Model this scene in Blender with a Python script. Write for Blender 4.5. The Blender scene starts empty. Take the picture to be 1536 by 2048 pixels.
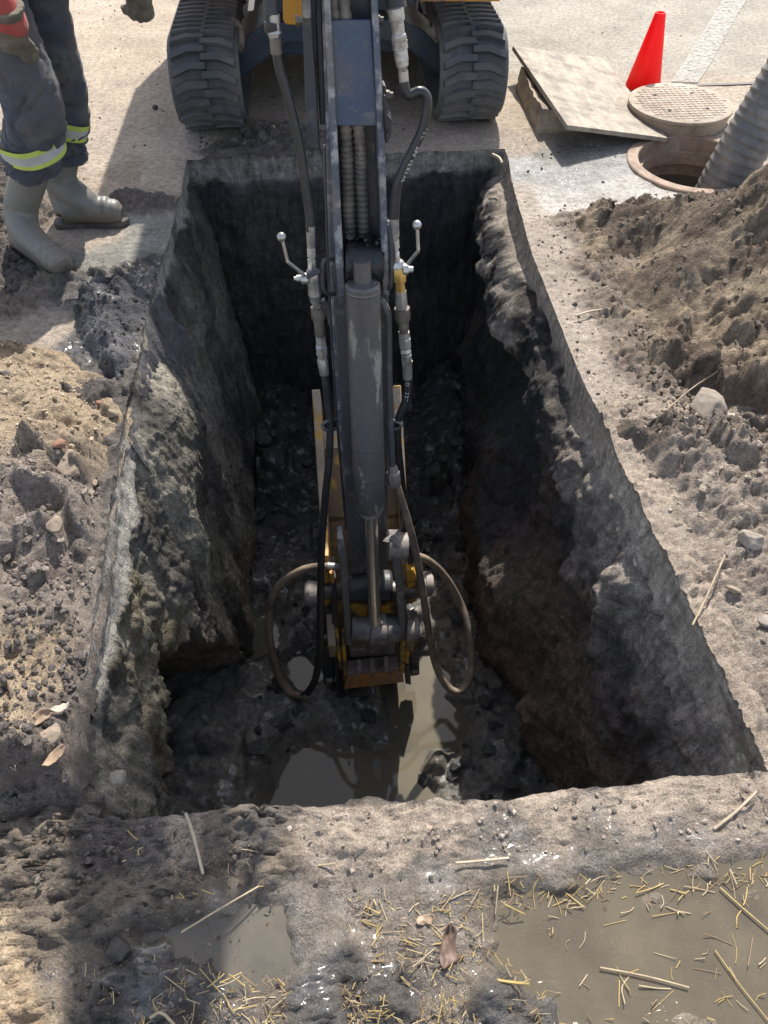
import bpy, bmesh, math, random
import numpy as np
from mathutils import Vector, Matrix
random.seed(7)
C = bpy.context.scene
COL = C.collection
# ------------------------------------------------------------------ camera
F = 1479.0; CH = 1.5; PIT = math.radians(49.4); YAW = math.radians(4.6)
cam = bpy.data.cameras.new('camera'); camo = bpy.data.objects.new('camera', cam); COL.objects.link(camo)
camo.location = (0, 0, CH)
camo.rotation_euler = (math.pi/2 - PIT, 0, -YAW)
cam.sensor_fit = 'VERTICAL'; cam.sensor_height = 36.0; cam.lens = F/2048*36.0
cam.clip_start = 0.02; cam.clip_end = 500
C.camera = camo
# ------------------------------------------------------------------ sky and sun
SUN_EL = math.radians(50); SUN_AZ = math.radians(14.5)      # azimuth from +Y towards +X
w = bpy.data.worlds.new('World'); C.world = w; w.use_nodes = True
nt = w.node_tree
sky = nt.nodes.new('ShaderNodeTexSky'); sky.sky_type = 'NISHITA'; sky.sun_disc = False
sky.sun_elevation = SUN_EL; sky.sun_rotation = SUN_AZ; sky.air_density = 1.0; sky.dust_density = 1.5
bg = nt.nodes['Background']; bg.inputs['Strength'].default_value = 0.14
hsv = nt.nodes.new('ShaderNodeHueSaturation'); hsv.inputs['Saturation'].default_value = 0.66
nt.links.new(sky.outputs['Color'], hsv.inputs['Color']); nt.links.new(hsv.outputs[0], bg.inputs['Color'])
sl = bpy.data.lights.new('sun', 'SUN'); sl.energy = 3.5; sl.angle = math.radians(0.6); sl.color = (1.0, 0.95, 0.87)
so = bpy.data.objects.new('sun', sl); COL.objects.link(so)
sd = Vector((math.sin(SUN_AZ)*math.cos(SUN_EL), math.cos(SUN_AZ)*math.cos(SUN_EL), math.sin(SUN_EL)))
so.rotation_euler = sd.to_track_quat('Z', 'Y').to_euler(); so.location = (3, 12, 12)
C.view_settings.view_transform = 'Standard'; C.view_settings.look = 'None'
C.view_settings.exposure = 1.06; C.view_settings.gamma = 1.0
C.render.engine = 'CYCLES'
C.cycles.max_bounces = 6; C.cycles.use_denoising = True
# ------------------------------------------------------------------ measuring
FW = np.array([math.sin(YAW)*math.cos(PIT), math.cos(YAW)*math.cos(PIT), -math.sin(PIT)])
RT = np.array([math.cos(YAW), -math.sin(YAW), 0.0]); UP = np.cross(RT, FW)
O = np.array([0, 0, CH])
def ray(x, y): return FW + RT*(x-768)/F + UP*(1024-y)/F
def G(x, y, z=0.0):
    d = ray(x, y); return O + d*((z-CH)/d[2])
def PY(x, y, Y):
    d = ray(x, y); return O + d*(Y/d[1])
# plane of the digging arm's front face
A0 = PY(705, 0, 1.85); A1 = PY(735, 1250, 1.60)
AD = (A1-A0)/np.linalg.norm(A1-A0)
AN = np.cross(np.array([1.0, 0, 0]), AD); AN /= np.linalg.norm(AN)
if AN[1] > 0: AN = -AN
def A(x, y, off=0.0):
    d = ray(x, y); p = A0 + AN*off
    return O + d*(np.dot(p-O, AN)/np.dot(d, AN))
def rad(p, wpx): return 0.5*wpx*np.dot(np.asarray(p)-O, FW)/F
# ------------------------------------------------------------------ numpy noise
def _h(ix, iy, iz, s):
    h = (ix.astype(np.int64)*374761393 + iy.astype(np.int64)*668265263 + iz.astype(np.int64)*1274126177 + s*974711) & 0xffffffff
    h = ((h ^ (h >> 13))*1103515245) & 0xffffffff
    h = ((h ^ (h >> 16))*2654435761) & 0xffffffff
    h = h ^ (h >> 15)
    return (h & 0xffffff)/float(0xffffff)
def vn(P, s=0):
    i = np.floor(P).astype(np.int64); f = P-i; u = f*f*f*(f*(f*6-15)+10)
    r = 0
    for a in (0, 1):
        wa = u[:, 0] if a else 1-u[:, 0]
        for b in (0, 1):
            wb = u[:, 1] if b else 1-u[:, 1]
            for c in (0, 1):
                wc = u[:, 2] if c else 1-u[:, 2]
                r = r + wa*wb*wc*_h(i[:, 0]+a, i[:, 1]+b, i[:, 2]+c, s)
    return r*2-1
def fbm(P, f, o=4, s=0, g=0.5):
    r = 0; a = 1.0; t = 0
    for k in range(o):
        r = r + a*vn(P*f + 17.3*k, s+k*31); t += a; a *= g; f *= 2.03
    return r/t
def billow(P, f, o=3, s=0, g=0.5):
    r = 0; a = 1.0; t = 0
    for k in range(o):
        r = r + a*np.abs(vn(P*f+9.1*k, s+k*17)); t += a; a *= g; f *= 2.1
    return r/t
def worley(P, s=0, flat=False):
    i = np.floor(P).astype(np.int64); d1 = np.full(len(P), 9.0); rnd = np.zeros(len(P))
    for a in (-1, 0, 1):
        for b in (-1, 0, 1):
            for c in ((0,) if flat else (-1, 0, 1)):
                x, y, z = i[:, 0]+a, i[:, 1]+b, i[:, 2]+c
                dx = x+_h(x, y, z, s)-P[:, 0]; dy = y+_h(x, y, z, s+1)-P[:, 1]
                dz = 0 if flat else z+_h(x, y, z, s+2)-P[:, 2]
                d = dx*dx+dy*dy+dz*dz
                m = d < d1; d1 = np.where(m, d, d1); rnd = np.where(m, _h(x, y, z, s+5), rnd)
    return np.sqrt(d1), rnd
def clods2(X, Y, f, s=0, r=0.62):
    """broken, uneven soil crust: warped cells with steep sides and rough tops"""
    P = np.stack([X*f, Y*f, np.zeros_like(X)], 1)
    Q = P.copy(); Q[:, 0] += 0.75*fbm(P, 0.9, 3, s+100); Q[:, 1] += 0.75*fbm(P, 0.9, 3, s+140)
    d, q = worley(Q, s, True); n = fbm(P, 2.6, 3, s+200)
    e = ss(0.80, 0.40, d+0.22*n)
    return (e*(0.15+0.85*q*q)*(1-0.55*d*d)*0.55+0.16*n)/f
def ss(a, b, x):
    t = np.clip((x-a)/(b-a), 0, 1); return t*t*(3-2*t)
# ------------------------------------------------------------------ materials
def new_mat(name):
    m = bpy.data.materials.new(name); m.use_nodes = True
    return m, m.node_tree, m.node_tree.nodes['Principled BSDF']
def node(t, typ, **kw):
    n = t.nodes.new(typ)
    for k, v in kw.items():
        if k in n.inputs: n.inputs[k].default_value = v
        else: setattr(n, k, v)
    return n
def mixc(t, fac, a, b, blend='MIX'):
    n = t.nodes.new('ShaderNodeMix'); n.data_type = 'RGBA'; n.blend_type = blend
    for sock, v in ((n.inputs[0], fac), (n.inputs[6], a), (n.inputs[7], b)):
        if hasattr(v, 'links'): t.links.new(v, sock)
        elif isinstance(v, (tuple, list)): sock.default_value = (*v[:3], 1)
        else: sock.default_value = v
    return n.outputs[2]
def ramp(t, src, lo, hi, a=0.0, b=1.0):
    n = t.nodes.new('ShaderNodeMapRange'); n.inputs[1].default_value = lo; n.inputs[2].default_value = hi
    n.inputs[3].default_value = a; n.inputs[4].default_value = b; t.links.new(src, n.inputs[0]); return n.outputs[0]
def coords(t): return t.nodes.new('ShaderNodeTexCoord').outputs['Object']
def noise(t, co, scale, detail=5, rough=0.6):
    n = node(t, 'ShaderNodeTexNoise', Scale=scale, Detail=detail, Roughness=rough); t.links.new(co, n.inputs['Vector']); return n.outputs[0]
def bump(t, h, bsdf, strength, dist, prev=None):
    n = t.nodes.new('ShaderNodeBump'); n.inputs['Strength'].default_value = strength; n.inputs['Distance'].default_value = dist
    t.links.new(h, n.inputs['Height'])
    if prev is not None: t.links.new(prev, n.inputs['Normal'])
    t.links.new(n.outputs[0], bsdf.inputs['Normal']); return n.outputs[0]
def soil_mat(name, bumpd=0.006, streak=False, speck=0.0, crumb=0.5):
    m, t, b = new_mat(name)
    a = t.nodes.new('ShaderNodeAttribute'); a.attribute_name = 'Col'
    wt = t.nodes.new('ShaderNodeAttribute'); wt.attribute_name = 'Wet'
    co = coords(t)
    n1 = noise(t, co, 45, 8, 0.7); n2 = noise(t, co, 260, 4, 0.7)
    v1 = ramp(t, n1, 0.28, 0.72, 0.55, 1.45); v2 = ramp(t, n2, 0.3, 0.7, 0.5, 1.5)
    mul = t.nodes.new('ShaderNodeMath'); mul.operation = 'MULTIPLY'; t.links.new(v1, mul.inputs[0]); t.links.new(v2, mul.inputs[1])
    c = t.nodes.new('ShaderNodeVectorMath'); c.operation = 'SCALE'; t.links.new(a.outputs['Color'], c.inputs[0]); t.links.new(mul.outputs[0], c.inputs['Scale'])
    colr = c.outputs[0]
    if speck:
        vo = node(t, 'ShaderNodeTexVoronoi', Scale=120.0); t.links.new(co, vo.inputs['Vector'])
        sx = t.nodes.new('ShaderNodeSeparateXYZ'); t.links.new(co, sx.inputs[0])
        mm = t.nodes.new('ShaderNodeMath'); mm.operation = 'MULTIPLY'; t.links.new(ramp(t, vo.outputs['Distance'], 0.12, 0.3, speck, 0.0), mm.inputs[0]); t.links.new(ramp(t, sx.outputs[1], 2.6, 3.8), mm.inputs[1])
        f = mm.outputs[0]
        colr = mixc(t, f, colr, (0.62, 0.58, 0.52))
    t.links.new(colr, b.inputs['Base Color'])
    wn = t.nodes.new('ShaderNodeMath'); wn.operation = 'MULTIPLY'
    t.links.new(wt.outputs['Fac'], wn.inputs[0]); t.links.new(ramp(t, noise(t, co, 11, 5, 0.6), 0.42, 0.62, 0.25, 1.0), wn.inputs[1])
    t.links.new(ramp(t, wn.outputs[0], 0, 0.9, 0.95, 0.09), b.inputs['Roughness'])
    t.links.new(ramp(t, wn.outputs[0], 0, 1, 0.25, 0.7), b.inputs['Specular IOR Level'])
    t.links.new(ramp(t, wn.outputs[0], 0.5, 1.1, 0.0, 0.8), b.inputs['Coat Weight']); b.inputs['Coat Roughness'].default_value = 0.09
    p = bump(t, n1, b, 1.0, bumpd*2.6)
    vo2 = node(t, 'ShaderNodeTexVoronoi', Scale=150.0); vo2.feature = 'SMOOTH_F1'
    wv = t.nodes.new('ShaderNodeVectorMath'); wv.operation = 'ADD'; nz = node(t, 'ShaderNodeTexNoise', Scale=40.0, Detail=3.0); t.links.new(co, nz.inputs['Vector'])
    sc_ = t.nodes.new('ShaderNodeVectorMath'); sc_.operation = 'SCALE'; sc_.inputs['Scale'].default_value = 0.02; t.links.new(nz.outputs['Color'], sc_.inputs[0]); t.links.new(co, wv.inputs[0]); t.links.new(sc_.outputs[0], wv.inputs[1]); t.links.new(wv.outputs[0], vo2.inputs['Vector'])
    if crumb: p = bump(t, ramp(t, vo2.outputs['Distance'], 0, 0.8, 1, 0), b, crumb, bumpd, p)
    p = bump(t, n2, b, 0.8, bumpd*0.8, p)
    if streak:
        mp = t.nodes.new('ShaderNodeMapping'); mp.inputs['Scale'].default_value = (1, 1, 0.14); t.links.new(co, mp.inputs[0])
        ns = noise(t, mp.outputs[0], 34, 7, 0.7); p = bump(t, ns, b, 0.9, 0.02, p)
        c2 = t.nodes.new('ShaderNodeVectorMath'); c2.operation = 'SCALE'; t.links.new(colr, c2.inputs[0]); t.links.new(ramp(t, ns, 0.3, 0.7, 0.55, 1.5), c2.inputs['Scale']); t.links.new(c2.outputs[0], b.inputs['Base Color'])
    return m
def worn(name, base, worn_c, rough=0.5, metal=0.0, lo=0.5, hi=0.6, scale=9, bumpd=0.001, dirt=None, spec=0.5, wear_rough=None, stretch=(1, 1, 1)):
    m, t, b = new_mat(name); co = coords(t)
    mp = t.nodes.new('ShaderNodeMapping'); mp.inputs['Scale'].default_value = stretch; t.links.new(co, mp.inputs[0]); cs = mp.outputs[0]
    n1 = noise(t, cs, scale, 9, 0.68); f = ramp(t, n1, lo, hi)
    c = mixc(t, f, base, worn_c)
    if dirt:
        n2 = noise(t, cs, scale*0.45, 7, 0.7); c = mixc(t, ramp(t, n2, 0.48, 0.68, 0.0, 0.85), c, dirt)
    n3 = noise(t, co, 90, 4, 0.6)
    c = mixc(t, 1.0, c, mixc(t, n3, (0.7, 0.69, 0.68), (1.25, 1.24, 1.22)), 'MULTIPLY')
    t.links.new(c, b.inputs['Base Color'])
    b.inputs['Metallic'].default_value = metal; b.inputs['Specular IOR Level'].default_value = spec
    t.links.new(ramp(t, n1, 0.3, 0.7, rough*0.8, min(1, rough*1.25)), b.inputs['Roughness'])
    bump(t, noise(t, co, 70, 6, 0.65), b, 0.5, bumpd*2)
    return m
M = {}
M['soil'] = soil_mat('soil'); M['ground'] = soil_mat('ground', 0.004, speck=0.35, crumb=0.35); M['mud'] = soil_mat('mud', 0.005, crumb=0.25); M['wall'] = soil_mat('cut_soil', 0.009, True, crumb=0.8)
MUD = (0.24, 0.19, 0.15)
M['blue'] = worn('slate_blue_paint', (0.085, 0.086, 0.096), (0.21, 0.19, 0.17), 0.4, 0, 0.56, 0.64, 12, 0.001, (0.10, 0.085, 0.075))
M['bluedge'] = worn('worn_blue_edge', (0.085, 0.10, 0.14), (0.33, 0.33, 0.35), 0.4, 0.2, 0.5, 0.58, 16, 0.001, (0.22, 0.19, 0.17))
M['dark'] = worn('dark_grey_paint', (0.04, 0.045, 0.055), (0.12, 0.115, 0.11), 0.45, 0, 0.55, 0.66, 8, 0.001, (0.075, 0.065, 0.06))
M['cyl'] = worn('cylinder_paint', (0.128, 0.122, 0.12), (0.34, 0.31, 0.28), 0.34, 0.1, 0.58, 0.63, 10, 0.0006, (0.085, 0.075, 0.075), stretch=(1.6, 1, 0.5))
M['frame'] = worn('undercarriage_paint', (0.028, 0.045, 0.075), (0.08, 0.08, 0.085), 0.5, 0, 0.55, 0.65, 6, 0.001, (0.09, 0.08, 0.07))
M['rubber'] = worn('track_rubber', (0.062, 0.066, 0.072), (0.15, 0.14, 0.13), 0.75, 0, 0.45, 0.75, 5, 0.002, (0.17, 0.155, 0.14))
M['hose'] = worn('black_hose_rubber', (0.022, 0.023, 0.026), (0.05, 0.047, 0.045), 0.38, 0, 0.5, 0.7, 10, 0.0005)
M['hosemud'] = worn('muddy_hose_rubber', (0.085, 0.07, 0.056), (0.27, 0.205, 0.148), 0.6, 0, 0.36, 0.58, 10, 0.001)
M['steel'] = worn('zinc_plated_steel', (0.46, 0.46, 0.46), (0.20, 0.18, 0.16), 0.36, 0.75, 0.5, 0.66, 22, 0.0008, (0.33, 0.29, 0.24))
M['darksteel'] = worn('tarnished_steel', (0.17, 0.155, 0.14), (0.07, 0.06, 0.055), 0.45, 0.5, 0.45, 0.65, 20, 0.0008, (0.16, 0.13, 0.1))
M['brass'] = worn('brass', (0.55, 0.36, 0.12), (0.3, 0.2, 0.09), 0.35, 0.8, 0.55, 0.7, 22)
M['chrome'] = worn('chrome_rod', (0.72, 0.68, 0.62), (0.5, 0.44, 0.38), 0.22, 0.85, 0.58, 0.75, 12, 0.0001)
M['yellow'] = worn('worn_yellow_paint', (0.60, 0.33, 0.03), (0.10, 0.075, 0.055), 0.55, 0, 0.47, 0.55, 14, 0.0015, (0.15, 0.115, 0.085))
M['orange'] = worn('machine_yellow_paint', (0.52, 0.25, 0.03), (0.16, 0.10, 0.06), 0.45, 0, 0.56, 0.66, 8, 0.0008, (0.2, 0.14, 0.09))
M['rust'] = worn('rusty_bucket_steel', (0.16, 0.105, 0.06), (0.40, 0.24, 0.05), 0.7, 0, 0.54, 0.62, 12, 0.002, (0.11, 0.09, 0.075), stretch=(1, 1, 0.6))
M['bucketedge'] = worn('scraped_bucket_edge', (0.38, 0.31, 0.23), (0.48, 0.29, 0.06), 0.65, 0, 0.52, 0.58, 16, 0.002, (0.24, 0.19, 0.14))
M['muddy'] = worn('muddy_steel', (0.30, 0.26, 0.23), (0.12, 0.11, 0.11), 0.65, 0, 0.48, 0.62, 18, 0.002, (0.2, 0.165, 0.14))
M['linkst'] = worn('link_steel', (0.15, 0.145, 0.145), (0.34, 0.31, 0.28), 0.45, 0.1, 0.52, 0.62, 16, 0.001, (0.15, 0.125, 0.11))
M['orred'] = worn('orange_red_worn_paint', (0.46, 0.20, 0.04), (0.17, 0.12, 0.09), 0.6, 0, 0.5, 0.58, 14, 0.0015, (0.26, 0.2, 0.14))
M['grease'] = worn('black_grease', (0.015, 0.015, 0.017), (0.05, 0.045, 0.042), 0.35, 0, 0.5, 0.7, 30, 0.004)
M['ribhose'] = worn('ribbed_hose_sleeve', (0.11, 0.10, 0.092), (0.26, 0.225, 0.19), 0.55, 0, 0.5, 0.65, 10, 0.0008)
M['glass'] = worn('cab_glass', (0.02, 0.025, 0.03), (0.03, 0.03, 0.03), 0.08)
# ------------------------------------------------------------------ object helpers
def smooth(me): me.polygons.foreach_set('use_smooth', [True]*len(me.polygons))
def mesh_obj(name, verts, faces, mat, parent=None, sm=True, mats=None, fm=None):
    me = bpy.data.meshes.new(name)
    v = np.asarray(verts, float)
    org = np.zeros(3)
    r = parent
    while r is not None:
        org = org+np.array(r.location); r = r.parent
    me.from_pydata((v-org).tolist(), [], faces); me.update()
    bm = bmesh.new(); bm.from_mesh(me); bmesh.ops.recalc_face_normals(bm, faces=bm.faces); bm.to_mesh(me); bm.free()
    for q in (mats or [mat]): me.materials.append(q)
    if fm is not None: me.polygons.foreach_set('material_index', fm)
    if sm: smooth(me)
    o = bpy.data.objects.new(name, me); COL.objects.link(o)
    if parent: o.parent = parent
    return o
def autosm(o, ang=35):
    me = o.data; bm = bmesh.new(); bm.from_mesh(me)
    a = math.radians(ang)
    for e in bm.edges:
        if len(e.link_faces) == 2 and e.calc_face_angle(0) > a: e.smooth = False
    bm.to_mesh(me); bm.free()
def bev(o, wd=0.003, seg=2):
    md = o.modifiers.new('bevel', 'BEVEL'); md.width = wd; md.segments = seg; md.limit_method = 'ANGLE'; md.angle_limit = math.radians(40)
    md.harden_normals = False
    return o
class MB:
    def __init__(s): s.v = []; s.f = []; s.m = []; s.mi = 0
    def add(s, v, f):
        n = len(s.v); s.v += [tuple(map(float, q)) for q in v]; s.f += [tuple(i+n for i in q) for q in f]; s.m += [s.mi]*len(f)
    def prism(s, poly, ext):
        n = len(poly); p = [np.asarray(q, float) for q in poly]; e = np.asarray(ext, float)
        s.add(p+[q+e for q in p], [tuple(range(n)), tuple(range(2*n-1, n-1, -1))]+[(i, (i+1) % n, n+(i+1) % n, n+i) for i in range(n)])
    def box(s, c, hx, hy, hz, rot=None):
        c = np.asarray(c, float); R = np.eye(3) if rot is None else np.array(rot)
        v = [c+R@np.array([a*hx, b*hy, d*hz]) for a in (-1, 1) for b in (-1, 1) for d in (-1, 1)]
        s.add(v, [(0, 1, 3, 2), (4, 6, 7, 5), (0, 4, 5, 1), (2, 3, 7, 6), (0, 2, 6, 4), (1, 5, 7, 3)])
    def lathe(s, p, q, prof, n=20):
        p = np.asarray(p, float); q = np.asarray(q, float); d = q-p; L = np.linalg.norm(d); d = d/L
        a = np.cross(d, [0, 0, 1.0] if abs(d[2]) < 0.9 else [1.0, 0, 0]); a /= np.linalg.norm(a); b = np.cross(d, a)
        v = []; f = []
        for (t, r) in prof:
            for k in range(n):
                th = 2*math.pi*k/n; v.append(p+d*L*t+(a*math.cos(th)+b*math.sin(th))*r)
        for i in range(len(prof)-1):
            for k in range(n):
                f.append((i*n+k, i*n+(k+1) % n, (i+1)*n+(k+1) % n, (i+1)*n+k))
        f.append(tuple(range(n))[::-1]); f.append(tuple((len(prof)-1)*n+k for k in range(n)))
        s.add(v, f)
    def tube(s, pts, r, n=12, cap=True):
        P = [np.asarray(q, float) for q in pts]; m = len(P)
        R = r if hasattr(r, '__len__') else [r]*m
        T = [P[min(i+1, m-1)]-P[max(i-1, 0)] for i in range(m)]; T = [t/np.linalg.norm(t) for t in T]
        a = np.cross(T[0], [0, 0, 1.0] if abs(T[0][2]) < 0.9 else [1.0, 0, 0]); a /= np.linalg.norm(a)
        v = []; f = []
        for i in range(m):
            a = a-T[i]*np.dot(a, T[i]); a /= np.linalg.norm(a); b = np.cross(T[i], a)
            for k in range(n):
                th = 2*math.pi*k/n; v.append(P[i]+(a*math.cos(th)+b*math.sin(th))*R[i])
        for i in range(m-1):
            for k in range(n): f.append((i*n+k, i*n+(k+1) % n, (i+1)*n+(k+1) % n, (i+1)*n+k))
        if cap: f.append(tuple(range(n))[::-1]); f.append(tuple((m-1)*n+k for k in range(n)))
        s.add(v, f)
    def build(s, name, mat, parent=None, sm=True, ang=35, mats=None):
        o = mesh_obj(name, s.v, s.f, mat, parent, sm, mats, s.m if mats else None)
        if sm: autosm(o, ang)
        return o
def spline(pts, k=8):
    P = [np.asarray(p, float) for p in pts]; P = [2*P[0]-P[1]]+P+[2*P[-1]-P[-2]]; out = []
    for i in range(1, len(P)-2):
        for j in range(k):
            t = j/k; a, b, c, d = P[i-1:i+3]
            out.append(0.5*((2*b)+(-a+c)*t+(2*a-5*b+4*c-d)*t*t+(-a+3*b-3*c+d)*t**3))
    out.append(P[-2]); return out
def thing(name, label, cat, loc, group=None):
    o = bpy.data.objects.new(name, None); COL.objects.link(o); o.location = loc; o.empty_display_size = 0.1
    return tag(o, label, cat, group)
def tag(o, label, cat, group=None):
    o['label'] = label; o['category'] = cat
    if group: o['group'] = group
    return o
def kind(o, k): o['kind'] = k; return o
def grid_mesh(name, V, nu, nv, mat, col=None, wet=None, keep=None):
    """V is (nu*nv,3), row index u"""
    i = np.arange(nu-1)[:, None]*nv+np.arange(nv-1)[None, :]
    q = np.stack([i, i+nv, i+nv+1, i+1], -1).reshape(-1, 4)
    if keep is not None: q = q[keep.reshape(-1)]
    used = np.unique(q); mp = np.full(len(V), -1); mp[used] = np.arange(len(used)); q = mp[q]
    V = V[used]; me = bpy.data.meshes.new(name)
    me.vertices.add(len(V)); me.vertices.foreach_set('co', V.astype(np.float32).ravel())
    me.loops.add(q.size); me.loops.foreach_set('vertex_index', q.astype(np.int32).ravel())
    me.polygons.add(len(q)); me.polygons.foreach_set('loop_start', np.arange(0, q.size, 4, dtype=np.int32))
    me.polygons.foreach_set('loop_total', np.full(len(q), 4, dtype=np.int32))
    me.update(calc_edges=True); me.validate()
    smooth(me)
    if col is not None:
        at = me.attributes.new('Col', 'FLOAT_COLOR', 'POINT'); c = np.ones((len(V), 4), np.float32); c[:, :3] = col[used]; at.data.foreach_set('color', c.ravel())
    if wet is not None:
        at = me.attributes.new('Wet', 'FLOAT', 'POINT'); at.data.foreach_set('value', wet[used].astype(np.float32))
    me.materials.append(mat)
    o = bpy.data.objects.new(name, me); COL.objects.link(o); return o
# ================================================================== GROUND AND TRENCH (one continuous sheet, cut into ground / walls / floor)
KEYS = {  # albedo, wet, roughness of relief (m)
 'C': ((0.385, 0.32, 0.25), 0.0, 0.004), 'C2': ((0.33, 0.275, 0.22), 0.0, 0.004), 'C3': ((0.25, 0.205, 0.165), 0.35, 0.008), 'B': ((0.30, 0.245, 0.195), 0.1, 0.010),
 'R': ((0.335, 0.305, 0.255), 0.0, 0.002), 'D': ((0.09, 0.075, 0.065), 0.25, 0.016), 'D2': ((0.16, 0.13, 0.10), 0.3, 0.012),
 'K': ((0.075, 0.066, 0.058), 1.1, 0.012), 'K2': ((0.11, 0.095, 0.085), 0.3, 0.012), 'W': ((0.27, 0.26, 0.245), 0.85, 0.006), 'Wl': ((0.40, 0.37, 0.33), 0.6, 0.004),
 'G': ((0.20, 0.19, 0.165), 0.4, 0.006), 'M': ((0.15, 0.122, 0.092), 1.3, 0.007), 'S': ((0.30, 0.252, 0.205), 0.15, 0.005), 'H': ((0.19, 0.152, 0.12), 0.1, 0.010), 'MC': ((0.155, 0.130, 0.104), 1.3, 0.007), 'P': ((0.16, 0.13, 0.09), 0.9, 0.004), 'T': ((0.40, 0.31, 0.21), 0.0, 0.010)}
ANCH = [(200,100,'C'),(280,60,'C'),(150,230,'C'),(300,200,'C'),(-60,100,'C'),(-60,250,'C'),(10,250,'C2'),(5,420,'D'),(0,340,'D'),(-80,420,'D'),(60,410,'D2'),(230,370,'C'),(250,300,'C'),(190,470,'C2'),(60,600,'D2'),(0,560,'D'),(100,640,'C2'),(170,590,'K'),
 (260,560,'K'),(230,510,'G'),(300,450,'G'),(290,400,'K2'),(350,320,'C2'),(330,370,'C2'),(330,600,'K'),(300,640,'K'),(200,690,'K'),(60,660,'C2'),(200,780,'K2'),(550,200,'C2'),(700,250,'C2'),(900,270,'C2'),(420,270,'C2'),(500,292,'K'),(600,295,'K2'),(450,300,'K2'),
 (1200,60,'R'),(1100,30,'R'),(1400,100,'R'),(1500,60,'R'),(1700,60,'R'),(1460,190,'C'),(1230,140,'R'),(1040,230,'C'),(1050,290,'C2'),(1070,330,'W'),(1150,350,'W'),(1210,330,'W'),(1250,360,'Wl'),(1300,385,'Wl'),(1100,310,'G'),(1110,400,'Wl'),(1060,400,'S'),(1090,470,'S'),(1165,450,'H'),(1185,540,'H'),(1215,620,'H'),(1250,720,'H'),
 (1125,560,'S'),(1150,640,'S'),(1180,720,'S'),(1230,830,'B'),(1190,780,'S'),(1400,950,'B'),(1300,980,'B'),(1500,1200,'B'),(1450,1050,'C3'),(1380,1180,'B'),(1500,1400,'B'),(1480,1350,'B'),(1700,1000,'B'),(1700,1400,'B'),
 (300,1680,'K2'),(230,1700,'K2'),(345,1675,'B'),(100,1720,'D2'),(50,1650,'D2'),(450,1680,'D2'),(520,1680,'K2'),(560,1720,'D2'),(650,1690,'C3'),(700,1660,'B'),(800,1640,'B'),(800,1710,'B'),(900,1650,'B'),(1100,1630,'B'),(1300,1610,'B'),
 (1450,1590,'B'),(1500,1650,'C3'),(1000,1690,'MC'),(850,1760,'MC'),(1050,1725,'M'),(1200,1690,'MC'),(1350,1670,'MC'),(740,1780,'MC'),(600,1770,'MC'),(650,1850,'M'),(450,1800,'M'),(350,1800,'D2'),(350,1880,'M'),(200,1800,'D2'),(100,1850,'D2'),(30,1960,'T'),(30,2040,'T'),
 (10,1900,'T'),(-100,1950,'T'),(150,1930,'M'),(250,1980,'K'),(400,1950,'K'),(330,1920,'K'),(520,1980,'M'),(600,1990,'K'),(700,1940,'K'),(560,1920,'MC'),(800,1980,'K'),(760,1880,'M'),(900,2000,'M'),(1000,2030,'K'),(850,1880,'M'),(930,1900,'M'),(700,2080,'K'),(300,2080,'K'),(1200,1850,'P'),(1400,1900,'P'),(1500,1800,'P')]
AP = np.array([G(x, y)[:2] for x, y, k in ANCH]); AC = np.array([[*KEYS[k][0], KEYS[k][1], KEYS[k][2]] for x, y, k in ANCH])
def ground_attr(X, Y):
    P = np.stack([X, Y, 0*X], 1)
    wx = X+0.05*(0.5+0.25*np.clip(Y, 0, 4))*fbm(P, 7, 4, 3); wy = Y+0.05*(0.5+0.25*np.clip(Y, 0, 4))*fbm(P, 7, 4, 77)
    num = 0; den = 0
    for (ax, ay), c in zip(AP, AC):
        sc = 0.25+0.35*max(ay, 0)
        wgt = 1/(((wx-ax)**2+(wy-ay)**2)/sc**2+1e-4)**3
        num = num+wgt[:, None]*c[None]; den = den+wgt
    r = num/den[:, None]; return r[:, :3], r[:, 3], r[:, 4]
def poly_sd(X, Y, poly):
    """signed distance to polygon (negative inside)"""
    d = np.full(len(X), 1e9); ins = np.zeros(len(X), bool); n = len(poly)
    for i in range(n):
        a = poly[i]; b = poly[(i+1) % n]; e = b-a; px = X-a[0]; py = Y-a[1]
        t = np.clip((px*e[0]+py*e[1])/np.dot(e, e), 0, 1); d = np.minimum(d, (px-t*e[0])**2+(py-t*e[1])**2)
        c = (a[1] > Y) != (b[1] > Y); xi = a[0]+(Y-a[1])/(e[1]+1e-12)*e[0]; ins ^= c & (X < xi)
    d = np.sqrt(d); return np.where(ins, -d, d)
PUD = np.array([G(x, y)[:2] for x, y in [(985,1800),(1060,1775),(1150,1765),(1300,1738),(1420,1722),(1700,1690),(1800,2150),(1150,2120),(1090,2020),(1010,1960),(960,1900),(1000,1850)]])
PUD2 = np.array([G(x, y)[:2] for x, y in [(270,1860),(420,1840),(490,1820),(555,1825),(570,1870),(590,1910),(540,1960),(480,1985),(430,1930),(330,1890)]])
PUD3 = np.array([G(x, y)[:2] for x, y in [(425,1730),(480,1720),(490,1760),(460,1800),(430,1780)]])
MHC = np.array([1.66, 3.215]); MHR = 0.255
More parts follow.
